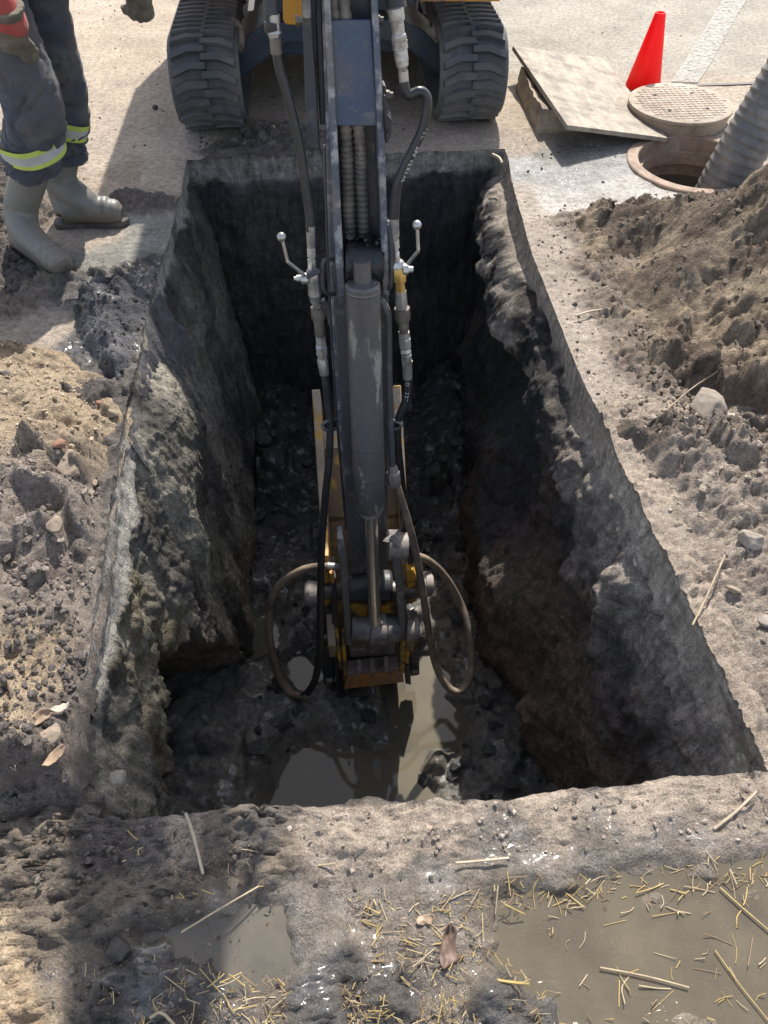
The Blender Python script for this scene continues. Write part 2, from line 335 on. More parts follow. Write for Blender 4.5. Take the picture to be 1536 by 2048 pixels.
def ground_h(X, Y, ampl):
    P = np.stack([X, Y, 0*X], 1)
    h = ampl*(1.1*fbm(P, 14, 4, 11)+0.8*billow(P, 30, 3, 15)-0.3)
    bumpy = ss(0.005, 0.012, ampl)
    h = h+bumpy*(1.5*clods2(X, Y, 26, 5)*ss(-0.4, 0.4, fbm(P, 6, 3, 305))+1.3*clods2(X+0.3, Y, 52, 8)+1.1*clods2(X, Y+.7, 13, 9)*ss(0.009, 0.013, ampl)*ss(-0.2, 0.5, fbm(P, 4, 3, 309))+0.9*clods2(X, Y, 100, 6))
    # the bank by the camera is soft and lumpy
    sd1 = poly_sd(X, Y, PUD)+0.012*fbm(P, 22, 3, 50); sd2 = poly_sd(X, Y, PUD2)+0.014*fbm(P, 25, 3, 51); sd3 = poly_sd(X, Y, PUD3)+0.01*fbm(P, 40, 2, 52)
    s = np.minimum(np.minimum(sd1, sd2), sd3)
    near = ss(0.62, 0.45, Y)
    h = h*np.where(near > 0, 1, 1)+near*0.012
    basin = ss(0.035, -0.03, s)
    isl = ss(0.10, 0.42, fbm(P, 11, 4, 53))*ss(-0.13, -0.01, s)
    h = h*(1-0.6*basin)-(0.024+0.012*(sd2 < 0.03))*basin+0.026*isl*basin
    return h
# --- parametric rows
def seg(a, b, step): n = max(1, int(round((b-a)/step))); return list(np.linspace(a, b, n+1)[:-1])
DEP = 1.6
XL, XR, YN, YF = -0.63, 0.80, 0.52, 3.435
xs = [-90, -45, -20, -10, -6, -4]+seg(-3, -1.3, 0.03)+seg(-1.3, XL, 0.0065)
nl0 = len(xs); xb = xs+[XL]*140; Lf = [0.0]*len(xs)+list(np.linspace(0, 1, 141)[:-1]**1.15)
fl = seg(XL, XR, 0.0105); xb += fl; Lf += [1.0]*len(fl); Rf = [1.0]*len(xb)
fr = list(np.linspace(1, 0, 141)[:-1]**1.15); xb += [XR]*140; Rf += fr; Lf += [1.0]*140
xe = seg(XR, 1.35, 0.0065)+seg(1.35, 3.2, 0.018)+[3.2, 4, 6, 10, 20, 45, 90]
xb += xe; Rf += [0.0]*len(xe); Lf += [1.0]*len(xe)
xb, Lf, Rf = map(np.array, (xb, Lf, Rf))
ys = [-60, -25, -8, -3, -1.2, -0.5]+seg(-0.2, 0.06, 0.01)+seg(0.06, YN, 0.004)
yb = ys+[YN]*45; Nf = [0.0]*len(ys)+list(np.linspace(0, 1, 46)[:-1]**1.2)
fl = seg(YN, YF, 0.0075); yb += fl; Nf += [1.0]*len(fl); Ff = [1.0]*len(yb)
yb += [YF]*90; Ff += list(np.linspace(1, 0, 91)[:-1]**1.15); Nf += [1.0]*90
ye = seg(YF, 4.3, 0.012)+seg(4.3, 6.4, 0.03)+[6.4, 7, 9, 13, 20, 35, 60, 100]
yb += ye; Ff += [0.0]*len(ye); Nf += [1.0]*len(ye)
yb, Nf, Ff = map(np.array, (yb, Nf, Ff))
nu, nv = len(xb), len(yb)
X0 = np.repeat(xb, nv); Y0 = np.tile(yb, nu); L = np.repeat(Lf, nv); R = np.repeat(Rf, nv); N_ = np.tile(Nf, nu); F_ = np.tile(Ff, nu)
S = np.minimum(np.minimum(L, R), np.minimum(N_, F_))
itp = lambda x, xp, fp: np.interp(x, xp, fp)
def wig(y, s): P_ = np.stack([np.asarray(y, float).ravel(), 0*np.asarray(y, float).ravel()+s, 0*np.asarray(y, float).ravel()], 1); return (0.012*fbm(P_, 6, 5, int(s), 0.65)).reshape(np.shape(y))
def edgeL(y): return 0.8*wig(y, 3)+itp(y, [0.5, 0.56, 0.75, 0.96, 1.68, 2.18, 2.78, 3.44], [-0.50, -0.56, -0.60, -0.607, -0.637, -0.642, -0.621, -0.613])
def edgeR(y): return 0.4*wig(y, 8)*np.asarray(ss(2.2, 1.0, np.asarray(y, float))+0.4)+itp(y, [0.52, 0.74, 1.02, 1.42, 1.93, 2.56, 3.1, 3.44], [0.828, 0.822, 0.805, 0.785, 0.77, 0.77, 0.80, 0.834])
def prof(z, zz, vals): return itp(z, zz, vals)
def off_left(s, y):     # inward offset of the left face at depth fraction s
    z = s*DEP
    far = prof(z, [0, 0.08, 0.11, 0.4, 0.9, 1.6], [0, 0.0, 0.012, 0.06, 0.10, 0.16])
    zr = itp(y, [0.52, 0.70, 0.95, 1.15, 1.3, 1.55, 1.8, 1.9], [0.9, 0.68, 0.62, 0.52, 0.66, 1.08, 1.62, 2.2])+0.05*np.sin(y*31)+0.03*np.sin(y*67+1)
    t = ss(-0.05, 0.16, z-zr)
    pil = 0.04*ss(0.1, 0.4, z)*ss(1.2, 0.9, y)
    lump = 0.05*ss(1.55, 1.7, y)*ss(2.3, 2.1, y)*ss(0.0, 0.2, z)*ss(0.9, 0.4, z)
    return (far*ss(0.9, 1.5, y)+pil)*(1-t)-0.30*t+lump
def off_right(s, y):
    z = s*DEP
    far = prof(z, [0, 0.11, 0.125, 0.16, 0.26, 0.31, 0.5, 0.9, 1.6], [0, 0.0, 0.05, 0.075, 0.10, 0.02, 0.03, 0.08, 0.10])
    mid = prof(z, [0, 0.11, 0.16, 0.28, 0.34, 0.6, 0.9, 1.2, 1.6], [0, 0.0, 0.07, 0.095, 0.03, 0.10, 0.22, 0.20, 0.17])
    near = prof(z, [0, 0.05, 0.3, 0.7, 1.2, 1.6], [0, 0.0, 0.045, 0.08, 0.08, 0.04])
    a = ss(2.7, 2.3, y); b = ss(1.62, 1.35, y)
    return (far*(1-a)+mid*a)*(1-b)+near*b
zoff = np.clip(S, 0, 1)
xl = edgeL(Y0)+off_left(np.minimum(L, 1), Y0); xr = edgeR(Y0)-off_right(np.minimum(R, 1), Y0)
frac = (X0-XL)/(XR-XL)
xfl = edgeL(Y0)+off_left(1.0, Y0); xfr = edgeR(Y0)-off_right(1.0, Y0)
X = np.where((L < 1) & (L > 0), xl, np.where((R < 1) & (R > 0), xr, np.where((L >= 1) & (R >= 1), xfl+frac*(xfr-xfl), X0)))
gl = L <= 0; X = np.where(gl, X0+(edgeL(Y0)-XL)*ss(0.5, 0.0, XL-X0)*ss(-0.5, 0.2, Y0)*ss(5, 4, Y0), X)
gr = R <= 0; X = np.where(gr, X0+(edgeR(Y0)-XR)*ss(0.5, 0.0, X0-XR)*ss(-0.5, 0.2, Y0)*ss(5, 4, Y0), X)
def edgeN(x): return itp(x, [-0.7, -0.48, -0.16, 0.07, 0.38, 0.83], [0.53, 0.527, 0.516, 0.512, 0.507, 0.522])
zN = np.minimum(N_, 1)*DEP; zF = np.minimum(F_, 1)*DEP
Pn = np.stack([X0*1.0, 0*X0, 0*X0], 1)
eN = edgeN(X0)+0.016*fbm(Pn, 9, 5, 91, 0.65); eF = YF+0.012*fbm(Pn, 7, 5, 92, 0.65)
offN = -prof(zN, [0, 0.1, 0.6, 1.6], [0, 0.0, -0.02, -0.05]); offF = prof(zF, [0, 0.11, 0.14, 0.9, 1.6], [0, 0, 0.02, 0.04, 0.08])
yfn = eN+0.05; yff = eF-0.08; fry = (Y0-YN)/(YF-YN)
Yv = np.where((N_ > 0) & (N_ < 1), eN+offN, np.where((F_ > 0) & (F_ < 1), eF-offF, np.where((N_ >= 1) & (F_ >= 1), yfn+fry*(yff-yfn), Y0)))
Yv = np.where(N_ <= 0, Y0+(eN-YN)*ss(0.3, 0, YN-Y0), Yv)
Z = -DEP*S
P = np.stack([X, Yv, Z], 1)
onfloor = S >= 1; inwall = (S > 0) & (S < 1); ong = S <= 0
# floor relief
WPOLY = np.array([G(x, y, -1.56)[:2] for x, y in [(590,1525),(640,1500),(700,1500),(740,1515),(790,1500),(812,1420),(832,1430),(830,1540),(845,1600),(860,1680),(870,1760),(520,1760),(545,1650),(560,1590)]])
WPOLY2 = np.array([G(x, y, -1.56)[:2] for x, y in [(775,1345),(860,1320),(890,1360),(850,1400),(790,1405)]])
WPOLY3 = np.array([G(x, y, -1.56)[:2] for x, y in [(490,1240),(530,1220),(545,1290),(500,1310)]])
WPOLY4 = np.array([G(x, y, -1.56)[:2] for x, y in [(585,1330),(600,1305),(625,1350),(605,1360)]])
fi = np.where(onfloor)[0]; fx, fy = X[fi], Yv[fi]; fp = np.stack([fx, fy, 0*fx], 1)
sw = np.minimum.reduce([poly_sd(fx, fy, q) for q in (WPOLY, WPOLY2, WPOLY3, WPOLY4)])+0.03*fbm(fp, 12, 4, 60)
clump = 0.06*fbm(fp, 5, 4, 61)+1.1*clods2(fx, fy, 6, 62)+0.7*clods2(fx+.2, fy, 13, 63)+0.3*clods2(fx, fy+.4, 28, 64)
hump = 0.10*ss(-0.15, -0.45, fx)*ss(1.9, 1.2, fy)+0.22*ss(2.2, 3.2, fy)+0.10*ss(0.42, 0.62, fx)*ss(1.4, 1.9, fy)+0.05*ss(0.3, 0.55, fx)*ss(1.5, 1.1, fy)
wl = ss(-0.005, 0.10, sw)
dip = 0.10*np.exp(-((fx-0.33)**2+(fy-1.42)**2)/0.16**2); fz = np.maximum(-0.03*(1-wl)+wl*(0.012+clump+hump-dip), -0.05)
Z[fi] = -DEP+fz+0.025
# wall relief: pushed sideways, both in lumps and in scrape marks
wi = np.where(inwall)[0]; wp = np.stack([X[wi], Yv[wi], Z[wi]], 1); zz = -wp[:, 2]
side = (np.where((L[wi] <= S[wi]+1e-9), 1, 0)-np.where((R[wi] <= S[wi]+1e-9), 1, 0)).astype(float)
endf = np.where(N_[wi] <= S[wi]+1e-9, 1, 0)-np.where(F_[wi] <= S[wi]+1e-9, 1, 0).astype(float)
st = wp*np.array([1, 1, 0.22]); ww = wp+0.05*np.stack([fbm(wp, 7, 3, 201), fbm(wp, 7, 3, 202), fbm(wp, 7, 3, 203)], 1)+0.012*np.stack([fbm(wp, 30, 2, 204), fbm(wp, 30, 2, 205), fbm(wp, 30, 2, 206)], 1)
w1, wq = worley(ww*8, 5); w2, _ = worley(ww*19+3, 9); w3, _ = worley(ww*43+3, 19)
isL = side > 0; isR = side < 0
low = 0.05*fbm(wp, 3.2, 3, 21)
lump = 0.035*(0.6-w1)*(0.3+wq)+0.022*(0.6-w2)+0.009*(0.6-w3)
streak = 0.034*fbm(st, 14, 5, 23, 0.55)+0.014*np.abs(fbm(st, 33, 3, 25))+0.012*fbm(wp, 45, 4, 24, 0.6)
nearL = ss(1.7, 1.3, wp[:, 1])
ampS = np.where(isL, streak*(0.85-0.35*nearL)+lump*(0.25+0.95*nearL)+low*0.9, np.where(isR, low*1.7+lump*1.35+0.55*streak, low*0.7+streak*0.5+lump*0.6))
asph = np.where(isL, 0.075+0.055*ss(1.75, 1.5, wp[:, 1])*ss(0.85, 1.0, wp[:, 1])+0.02*fbm(wp, 4, 3, 26), np.where(isR, 0.115+0.015*fbm(wp, 5, 3, 27), 0.10+0.02*fbm(wp, 6, 3, 28)))
asph = np.where((endf > 0) & (side == 0), 0.03, asph); asph = asph-0.03*ss(0.0, 0.4, fbm(wp, 5, 3, 131))*(~isL)
inas = ss(asph+0.02, asph-0.01, zz)
ampS = ampS*(1-0.95*inas)+inas*(0.007*fbm(wp, 22, 4, 29)-0.01*ss(0.1, 0.5, fbm(wp, 9, 3, 129)))
fade = ss(0, 0.02, zz)
X[wi] += side*ampS*fade; Yv[wi] += np.where(side == 0, endf, 0)*ampS*fade
Z[wi] += 0.012*fbm(wp, 16, 3, 30)*ss(0.02, 0.1, zz)*ss(1, 0.93, S[wi])
# ground relief
gi = np.where(ong)[0]; gx, gy = X[gi], Yv[gi]
gc, gw, ga = ground_attr(gx, gy)
gh = ground_h(gx, gy, ga)
gp = np.stack([gx, gy, 0*gx], 1)
# crumbling edge of the near bank and the left bank
edn = ss(0.06, 0.0, eN[gi]-gy)*((gx > -0.6) & (gx < 0.9) & (gy < 1))
gh = gh-edn*0.012*np.abs(fbm(gp, 40, 3, 40))
farflat = ss(6, 9, np.hypot(gx, gy)); Z[gi] = gh*(1-farflat)
Z[gi] -= 0.012*ss(0.0, 0.05, 0.05-np.hypot(0, 0))*0
COLR = np.zeros((nu*nv, 3)); WET = np.zeros(nu*nv)
gv = 1+0.22*fbm(gp, 5, 4, 41)+0.12*fbm(gp, 22, 3, 42)
smr = ss(0.05, 0.5, fbm(gp*np.array([1, 0.6, 1]), 4.5, 5, 45, 0.6))*ss(0.28, 0.36, gc[:, 0])*ss(4.3, 2.8, gy)
COLR[gi] = gc*gv[:, None]*(1-0.42*smr[:, None]*np.array([0.9, 1.0, 1.08]))
# dark soil crumbs trodden on the paving
crm = ss(0.30, 0.5, fbm(gp, 34, 4, 43)+0.25*fbm(gp, 3, 2, 44))*ss(0.3, 0.42, gc[:, 0])*ss(6, 3.5, gy)
COLR[gi] = COLR[gi]*(1-0.45*crm[:, None])+0.45*crm[:, None]*np.array([0.16, 0.13, 0.11]); WET[gi] = gw
# wall colours: strata
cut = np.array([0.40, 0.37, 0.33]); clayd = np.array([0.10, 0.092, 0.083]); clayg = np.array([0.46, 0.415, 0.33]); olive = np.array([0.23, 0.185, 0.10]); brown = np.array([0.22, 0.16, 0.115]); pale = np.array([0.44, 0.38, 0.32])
b1 = ss(-0.5, 0.5, fbm(st, 6, 4, 31)+0.5*fbm(wp, 2, 2, 32)); b2 = ss(0.0, 0.5, fbm(wp, 5, 4, 33)); b3 = ss(0.05, 0.5, fbm(st, 9, 3, 34))
cl = clayd+(clayg-clayd)*b1[:, None]; cl = cl+(olive-cl)*(0.7*b2*nearL)[:, None]
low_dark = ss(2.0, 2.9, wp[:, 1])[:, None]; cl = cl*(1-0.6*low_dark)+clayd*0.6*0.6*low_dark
cl = cl+(pale-cl)*(0.55*b3*ss(0.25, 0.7, zz))[:, None]
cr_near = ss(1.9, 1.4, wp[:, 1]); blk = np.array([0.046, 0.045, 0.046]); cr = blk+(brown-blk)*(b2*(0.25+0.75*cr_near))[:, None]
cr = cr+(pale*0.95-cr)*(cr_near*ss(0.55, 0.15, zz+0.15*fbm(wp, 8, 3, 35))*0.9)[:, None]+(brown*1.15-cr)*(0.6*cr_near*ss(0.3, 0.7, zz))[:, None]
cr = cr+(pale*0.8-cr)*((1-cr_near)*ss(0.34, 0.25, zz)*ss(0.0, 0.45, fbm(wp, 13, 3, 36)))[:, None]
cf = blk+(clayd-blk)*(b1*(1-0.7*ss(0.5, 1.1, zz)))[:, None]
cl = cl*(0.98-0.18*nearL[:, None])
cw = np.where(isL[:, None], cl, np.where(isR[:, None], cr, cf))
cutc = np.where(isR[:, None], cut*np.array([1.3, 1.2, 1.1]), np.where(isL[:, None], cut*1.12, cut*0.85))*(1+0.35*fbm(wp, 30, 3, 37)+0.25*fbm(wp, 6, 3, 39))[:, None]  # same cut slab all round; right face coloured lighter to make up for its shade
msk = inas*np.where(isL, ss(-0.35, 0.05, fbm(wp*np.array([0, 1, 0]), 3.2, 3, 38)+0.35-1.6*ss(1.6, 1.72, wp[:, 1])*ss(2.2, 2.1, wp[:, 1])-1.5*ss(0.85, 0.75, wp[:, 1])), 1.0)
cw = cw*(1-msk[:, None])+cutc*msk[:, None]
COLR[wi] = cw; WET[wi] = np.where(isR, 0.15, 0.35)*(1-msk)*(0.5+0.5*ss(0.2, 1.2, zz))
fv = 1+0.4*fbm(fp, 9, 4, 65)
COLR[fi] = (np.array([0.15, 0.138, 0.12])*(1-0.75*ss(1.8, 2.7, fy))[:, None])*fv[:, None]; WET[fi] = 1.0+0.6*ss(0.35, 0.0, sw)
V = np.stack([X, Yv, Z], 1)
# faces per zone
fu = lambda a: (np.minimum.reduce([a.reshape(nu, nv)[:-1, :-1], a.reshape(nu, nv)[1:, :-1], a.reshape(nu, nv)[:-1, 1:], a.reshape(nu, nv)[1:, 1:]]),
                np.maximum.reduce([a.reshape(nu, nv)[:-1, :-1], a.reshape(nu, nv)[1:, :-1], a.reshape(nu, nv)[:-1, 1:], a.reshape(nu, nv)[1:, 1:]]))
smin, smax = fu(S)
cx = X.reshape(nu, nv); cy = Yv.reshape(nu, nv)
mx = (cx[:-1, :-1]+cx[1:, 1:])/2; my = (cy[:-1, :-1]+cy[1:, 1:])/2
mh = np.hypot(mx-MHC[0], my-MHC[1]) < MHR+0.012
kind(grid_mesh('ground', V, nu, nv, M['ground'], COLR, WET, (smax <= 0) & ~mh), 'structure')
kind(grid_mesh('trench_wall', V, nu, nv, M['wall'], COLR, WET, (smax > 0) & (smin < 1)), 'structure')
kind(grid_mesh('trench_floor', V, nu, nv, M['mud'], COLR, WET, smin >= 1), 'structure')
ZG = Z.reshape(nu, nv)
gu_ok = np.where((Lf <= 0) | (Rf <= 0))[0]; 
def gz(x, y):
    """ground height near x,y"""
    iu = np.clip(np.searchsorted(xb, x), 0, nu-1); iv = np.clip(np.searchsorted(yb, y), 0, nv-1)
    z = ZG[iu, iv]; return np.where(z < -0.2, 0.0, z)
# water
def water_mat(name, c1, c2, rough=0.04, clear=0.3):
    m, t, b = new_mat(name); co = coords(t)
    n = noise(t, co, 6, 4); t.links.new(mixc(t, ramp(t, n, 0.35, 0.65), c1, c2), b.inputs['Base Color'])
    b.inputs['Roughness'].default_value = rough; b.inputs['IOR'].default_value = 1.333
    tr = t.nodes.new('ShaderNodeBsdfTransparent'); tr.inputs[0].default_value = (0.85, 0.78, 0.66, 1); mx = t.nodes.new('ShaderNodeMixShader'); mx.inputs[0].default_value = clear; t.links.new(b.outputs[0], mx.inputs[1]); t.links.new(tr.outputs[0], mx.inputs[2]); t.links.new(mx.outputs[0], t.nodes['Material Output'].inputs['Surface'])
    bump(t, noise(t, co, 14, 2), b, 0.05, 0.004); return m
def sheet(name, poly, z, mat):
    n = 24; bm = bmesh.new(); vs = [bm.verts.new((p[0], p[1], z)) for p in poly]; bm.faces.new(vs)
    me = bpy.data.meshes.new(name); bm.to_mesh(me); bm.free(); me.materials.append(mat)
    o = bpy.data.objects.new(name, me); COL.objects.link(o); return kind(o, 'structure')
def grow(poly, d):
    c = poly.mean(0); return [p+(p-c)/np.linalg.norm(p-c)*d for p in poly]
sheet('puddle', grow(PUD, 0.045), -0.006, water_mat('murky_puddle_water', (0.175, 0.15, 0.108), (0.125, 0.108, 0.082), 0.04, 0.38))
sheet('puddle', grow(PUD2, 0.05), -0.004, water_mat('grey_puddle_water', (0.12, 0.11, 0.095), (0.19, 0.165, 0.13)))
sheet('puddle', grow(PUD3, 0.012), -0.0075, bpy.data.materials['grey_puddle_water'])
sheet('trench_water', [(-0.56, 0.58), (0.75, 0.58), (0.75, 2.0), (-0.52, 2.0)], -DEP+0.022, water_mat('trench_water', (0.145, 0.125, 0.085), (0.11, 0.10, 0.078), 0.03, 0.1))
# painted road line and seam
def line_sheet(name, px, mat, z=0.004):
    return sheet(name, [G(x, y)[:2] for x, y in px], z, mat)
m, t, b = new_mat('worn_white_road_paint'); co = coords(t)
f = ramp(t, noise(t, co, 55, 6, 0.7), 0.42, 0.6); t.links.new(mixc(t, f, (0.42, 0.40, 0.36), (0.36, 0.335, 0.29)), b.inputs['Base Color']); b.inputs['Roughness'].default_value = 0.85
trn = t.nodes.new('ShaderNodeBsdfTransparent'); mxr = t.nodes.new('ShaderNodeMixShader'); t.links.new(ramp(t, noise(t, co, 38, 9, 0.75), 0.36, 0.52, 0.1, 0.8), mxr.inputs[0]); t.links.new(trn.outputs[0], mxr.inputs[1]); t.links.new(b.outputs[0], mxr.inputs[2]); t.links.new(mxr.outputs[0], t.nodes['Material Output'].inputs['Surface'])
line_sheet('road_marking', [(1342, 165), (1395, 167), (1420, 130), (1475, 30), (1520, -40), (1470, -40), (1440, 10), (1385, 100)], m, 0.006)
m, t, b = new_mat('dark_joint'); b.inputs['Base Color'].default_value = (0.2, 0.18, 0.16, 1); b.inputs['Roughness'].default_value = 0.9
line_sheet('road_joint', [(1385, 170), (1500, 166), (1800, 158), (1800, 161), (1500, 170), (1385, 174)], m, 0.0055)
# ================================================================== HEAPS
def heap(name, x0, x1, y0, y1, step, hf, cf, label, cat, thr=-0.025):
    nx = int((x1-x0)/step)+1; ny = int((y1-y0)/step)+1
    gx = np.repeat(np.linspace(x0, x1, nx), ny); gy = np.tile(np.linspace(y0, y1, ny), nx)
    h = hf(gx, gy); past = np.maximum(np.maximum(0, np.where(gx < 0.1, gx-edgeL(gy), edgeR(gy)-gx))*((gy > 0.5) & (gy < 3.45)), 0); pr_ = np.stack([gx, gy, 0*gx], 1); h = h-past*3.0*(1+0.7*fbm(pr_, 16, 4, 400)+0.5*fbm(pr_, 45, 3, 401))-past**2*20; col, wet = cf(gx, gy, h)
    keep = h.reshape(nx, ny); keep = np.maximum.reduce([keep[:-1, :-1], keep[1:, :-1], keep[:-1, 1:], keep[1:, 1:]]) > thr
    o = grid_mesh(name, np.stack([gx, gy, h], 1), nx, ny, M['soil'], col, wet, keep)
    tag(o, label, cat)
    f = lambda x, y: h.reshape(nx, ny)[np.clip(((x-x0)/step).astype(int), 0, nx-1), np.clip(((y-y0)/step).astype(int), 0, ny-1)]
    return o, f
def crumbs(gx, gy, k=1.0, s=0):
    P_ = np.stack([gx, gy, 0*gx], 1); m_ = ss(-0.35, 0.35, fbm(P_, 4, 3, 310+s))
    return k*(1.5*clods2(gx, gy, 9, 74+s)*m_+1.5*clods2(gx, gy, 15, 70+s)*m_+1.5*clods2(gx+.31, gy, 29, 71+s)*(0.4+0.6*m_)+1.4*clods2(gx, gy+.17, 54, 72+s)+1.1*clods2(gx, gy, 95, 73+s))
HB = np.array([G(x, y)[:2] for x, y in [(1135,450),(1200,425),(1290,415),(1420,402),(1540,398),(1700,400),(2300,700),(1900,900),(1560,860),(1380,800),(1270,700),(1210,600),(1180,520)]])
def h_right(gx, gy):
    P_ = np.stack([gx, gy, 0*gx], 1); sd = -poly_sd(gx, gy, HB)+0.05*fbm(P_, 6, 4, 80)
    base = ss(-0.02, 0.42, sd)*0.15+ss(0.1, 0.7, sd)*0.12
    hol = np.exp(-(((gx-1.33)/0.17)**2+((gy-1.98)/0.16)**2)); ho2 = np.exp(-(((gx-1.14)/0.09)**2+((gy-2.47)/0.13)**2))
    h = base-0.11*hol*ss(0, 0.2, sd)-0.05*ho2+0.06*fbm(P_, 5, 3, 81)*ss(0, 0.15, sd)
    return h+crumbs(gx, gy, 0.75)*ss(-0.03, 0.05, sd)-0.035*ss(0.03, -0.05, sd)
def c_right(gx, gy, h):
    P_ = np.stack([gx, gy, 0*gx], 1); a = ss(-0.2, 0.3, fbm(P_, 8, 4, 82)); dark = np.array([0.145, 0.11, 0.083]); tan = np.array([0.29, 0.228, 0.16])
    c = dark+(tan-dark)*a[:, None]; k = ss(0.1, 0.5, fbm(P_, 22, 3, 83)); c = c*(1-0.4*k[:, None]); return c, 0*gx+0.05
spoil, hz_right = heap('spoil_heap', 0.9, 2.7, 1.35, 3.35, 0.009, h_right, c_right, 'brown crumbly heap of dug soil beside the open manhole', 'soil heap')
HB2 = np.array([G(x, y)[:2] for x, y in [(1225,860),(1330,830),(1560,860),(1800,900),(1900,1400),(1560,1560),(1480,1300),(1400,1130),(1330,1000),(1290,930)]])
def h_r2(gx, gy):
    P_ = np.stack([gx, gy, 0*gx], 1); sd = -poly_sd(gx, gy, HB2)+0.04*fbm(P_, 7, 4, 85)
    h = ss(0.0, 0.14, sd)*0.04+0.03*fbm(P_, 7, 3, 86)*ss(0, 0.1, sd)
    return h+crumbs(gx, gy, 0.9, 4)*ss(-0.01, 0.08, sd)-0.03*ss(0.02, -0.05, sd)
def c_r2(gx, gy, h):
    P_ = np.stack([gx, gy, 0*gx], 1); a = ss(-0.3, 0.25, fbm(P_, 6, 4, 87)); d = np.array([0.20, 0.16, 0.128]); l = np.array([0.31, 0.255, 0.208])
    fa = ss(1.2, 1.7, gy)[:, None]; return (d+(l-d)*a[:, None])*(1-0.35*fa), 0*gx+0.08
spoil2, hz_r2 = heap('soil_berm', 0.8, 1.75, 0.45, 1.75, 0.0065, h_r2, c_r2, 'low crusted pale soil spread along the right trench edge', 'soil heap')
HB3 = np.array([G(x, y)[:2] for x, y in [(-300,640),(0,690),(130,700),(210,755),(244,840),(234,900),(208,1010),(178,1200),(180,1330),(205,1480),(236,1640),(-60,1660),(-500,1300),(-600,800)]])
def h_left(gx, gy):
    P_ = np.stack([gx, gy, 0*gx], 1); sd = -poly_sd(gx, gy, HB3)+0.03*fbm(P_, 7, 4, 90)
    h = ss(-0.01, 0.2, sd)*0.06+ss(0.1, 0.6, sd)*0.10+0.04*fbm(P_, 6, 3, 91)*ss(0, 0.12, sd)
    big = ss(1.7, 1.3, gy)
    return h+(crumbs(gx, gy, 0.6, 9)+big*1.4*clods2(gx, gy+.3, 7, 93))*ss(-0.02, 0.05, sd)-0.03*ss(0.02, -0.04, sd)
def c_left(gx, gy, h):
    P_ = np.stack([gx, gy, 0*gx], 1); n = fbm(P_, 7, 4, 95)
    tan = np.array([0.37, 0.285, 0.195]); grey = np.array([0.25, 0.208, 0.175]); dk = np.array([0.14, 0.115, 0.10])
    c = tan+(grey-tan)*ss(1.62, 1.35, gy+0.15*n)[:, None]
    dkm = ss(0.1, 0.4, n+0.8*ss(1.05, 0.9, gy)*ss(0.5, 0.65, gy)*ss(-0.86, -0.72, gx)+0.35*ss(1.05, 0.9, gy))
    c = c+(dk-c)*(dkm*ss(1.7, 1.3, gy)*0.9)[:, None]
    t2 = ss(0.03, -0.05, gx+0.65+0.08*n)*ss(1.02, 0.86, gy+0.08*n); c = c+(tan-c)*t2[:, None]; return c, 0*gx+0.05
heapl, hz_left = heap('soil_heap', -1.75, -0.55, 0.48, 2.25, 0.0075, h_left, c_left, 'tan and grey lumpy soil bank along the left trench edge', 'soil heap')
HB4 = np.array([G(x, y)[:2] for x, y in [(150,590),(200,565),(265,560),(310,590),(300,640),(272,690),(250,770),(215,760),(170,700),(140,660)]])
def h_clay(gx, gy):
    P_ = np.stack([gx, gy, 0*gx], 1); sd = -poly_sd(gx, gy, HB4)+0.025*fbm(P_, 9, 4, 97)
    return ss(-0.01, 0.13, sd)*0.065+0.02*fbm(P_, 14, 4, 98)*ss(0, 0.06, sd)+crumbs(gx, gy, 0.55, 13)*ss(-0.02, 0.05, sd)-0.03*ss(0.015, -0.03, sd)
def c_clay(gx, gy, h):
    P_ = np.stack([gx, gy, 0*gx], 1); a = ss(-0.3, 0.3, fbm(P_, 12, 4, 99)); return np.array([0.05, 0.05, 0.055])+np.array([0.075, 0.07, 0.07])*a[:, None], 0*gx+0.6
clay, hz_clay = heap('clay_mound', -1.0, -0.56, 1.65, 2.45, 0.0065, h_clay, c_clay, 'dark wet clay mound slumped over the left trench edge', 'soil heap', -0.3)
# ------------------------------------------------------------------ loose crumbs (uncountable) and stones (countable)
def ico(sub=2):
    bm = bmesh.new(); bmesh.ops.create_icosphere(bm, subdivisions=sub, radius=1.0)
    v = np.array([p.co[:] for p in bm.verts]); f = np.array([[q.index for q in p.verts] for p in bm.faces]); bm.free(); return v, f
IV, IF = ico(2); IV1, IF1 = ico(1); IV3, IF3 = ico(4)
def rock_shape(rng, sub=2, rough=0.35):
    v = (IV if sub == 2 else IV1).copy(); o = rng.random(3)*100
    v *= (1+1.5*rough*fbm(v+o, 1.3, 3, int(o[0])))[:, None]
    for k in range(5):                                   # chipped flat faces
        n = rng.normal(size=3); n /= np.linalg.norm(n); d = v@n; c = 0.55+0.3*rng.random(); v -= np.where(d > c, d-c, 0)[:, None]*n*0.8
    v *= np.array([1, 0.65+0.4*rng.random(), 0.5+0.35*rng.random()]); return v
rng = np.random.default_rng(5)
SHAPES = [rock_shape(rng, 1, 0.5) for _ in range(14)]
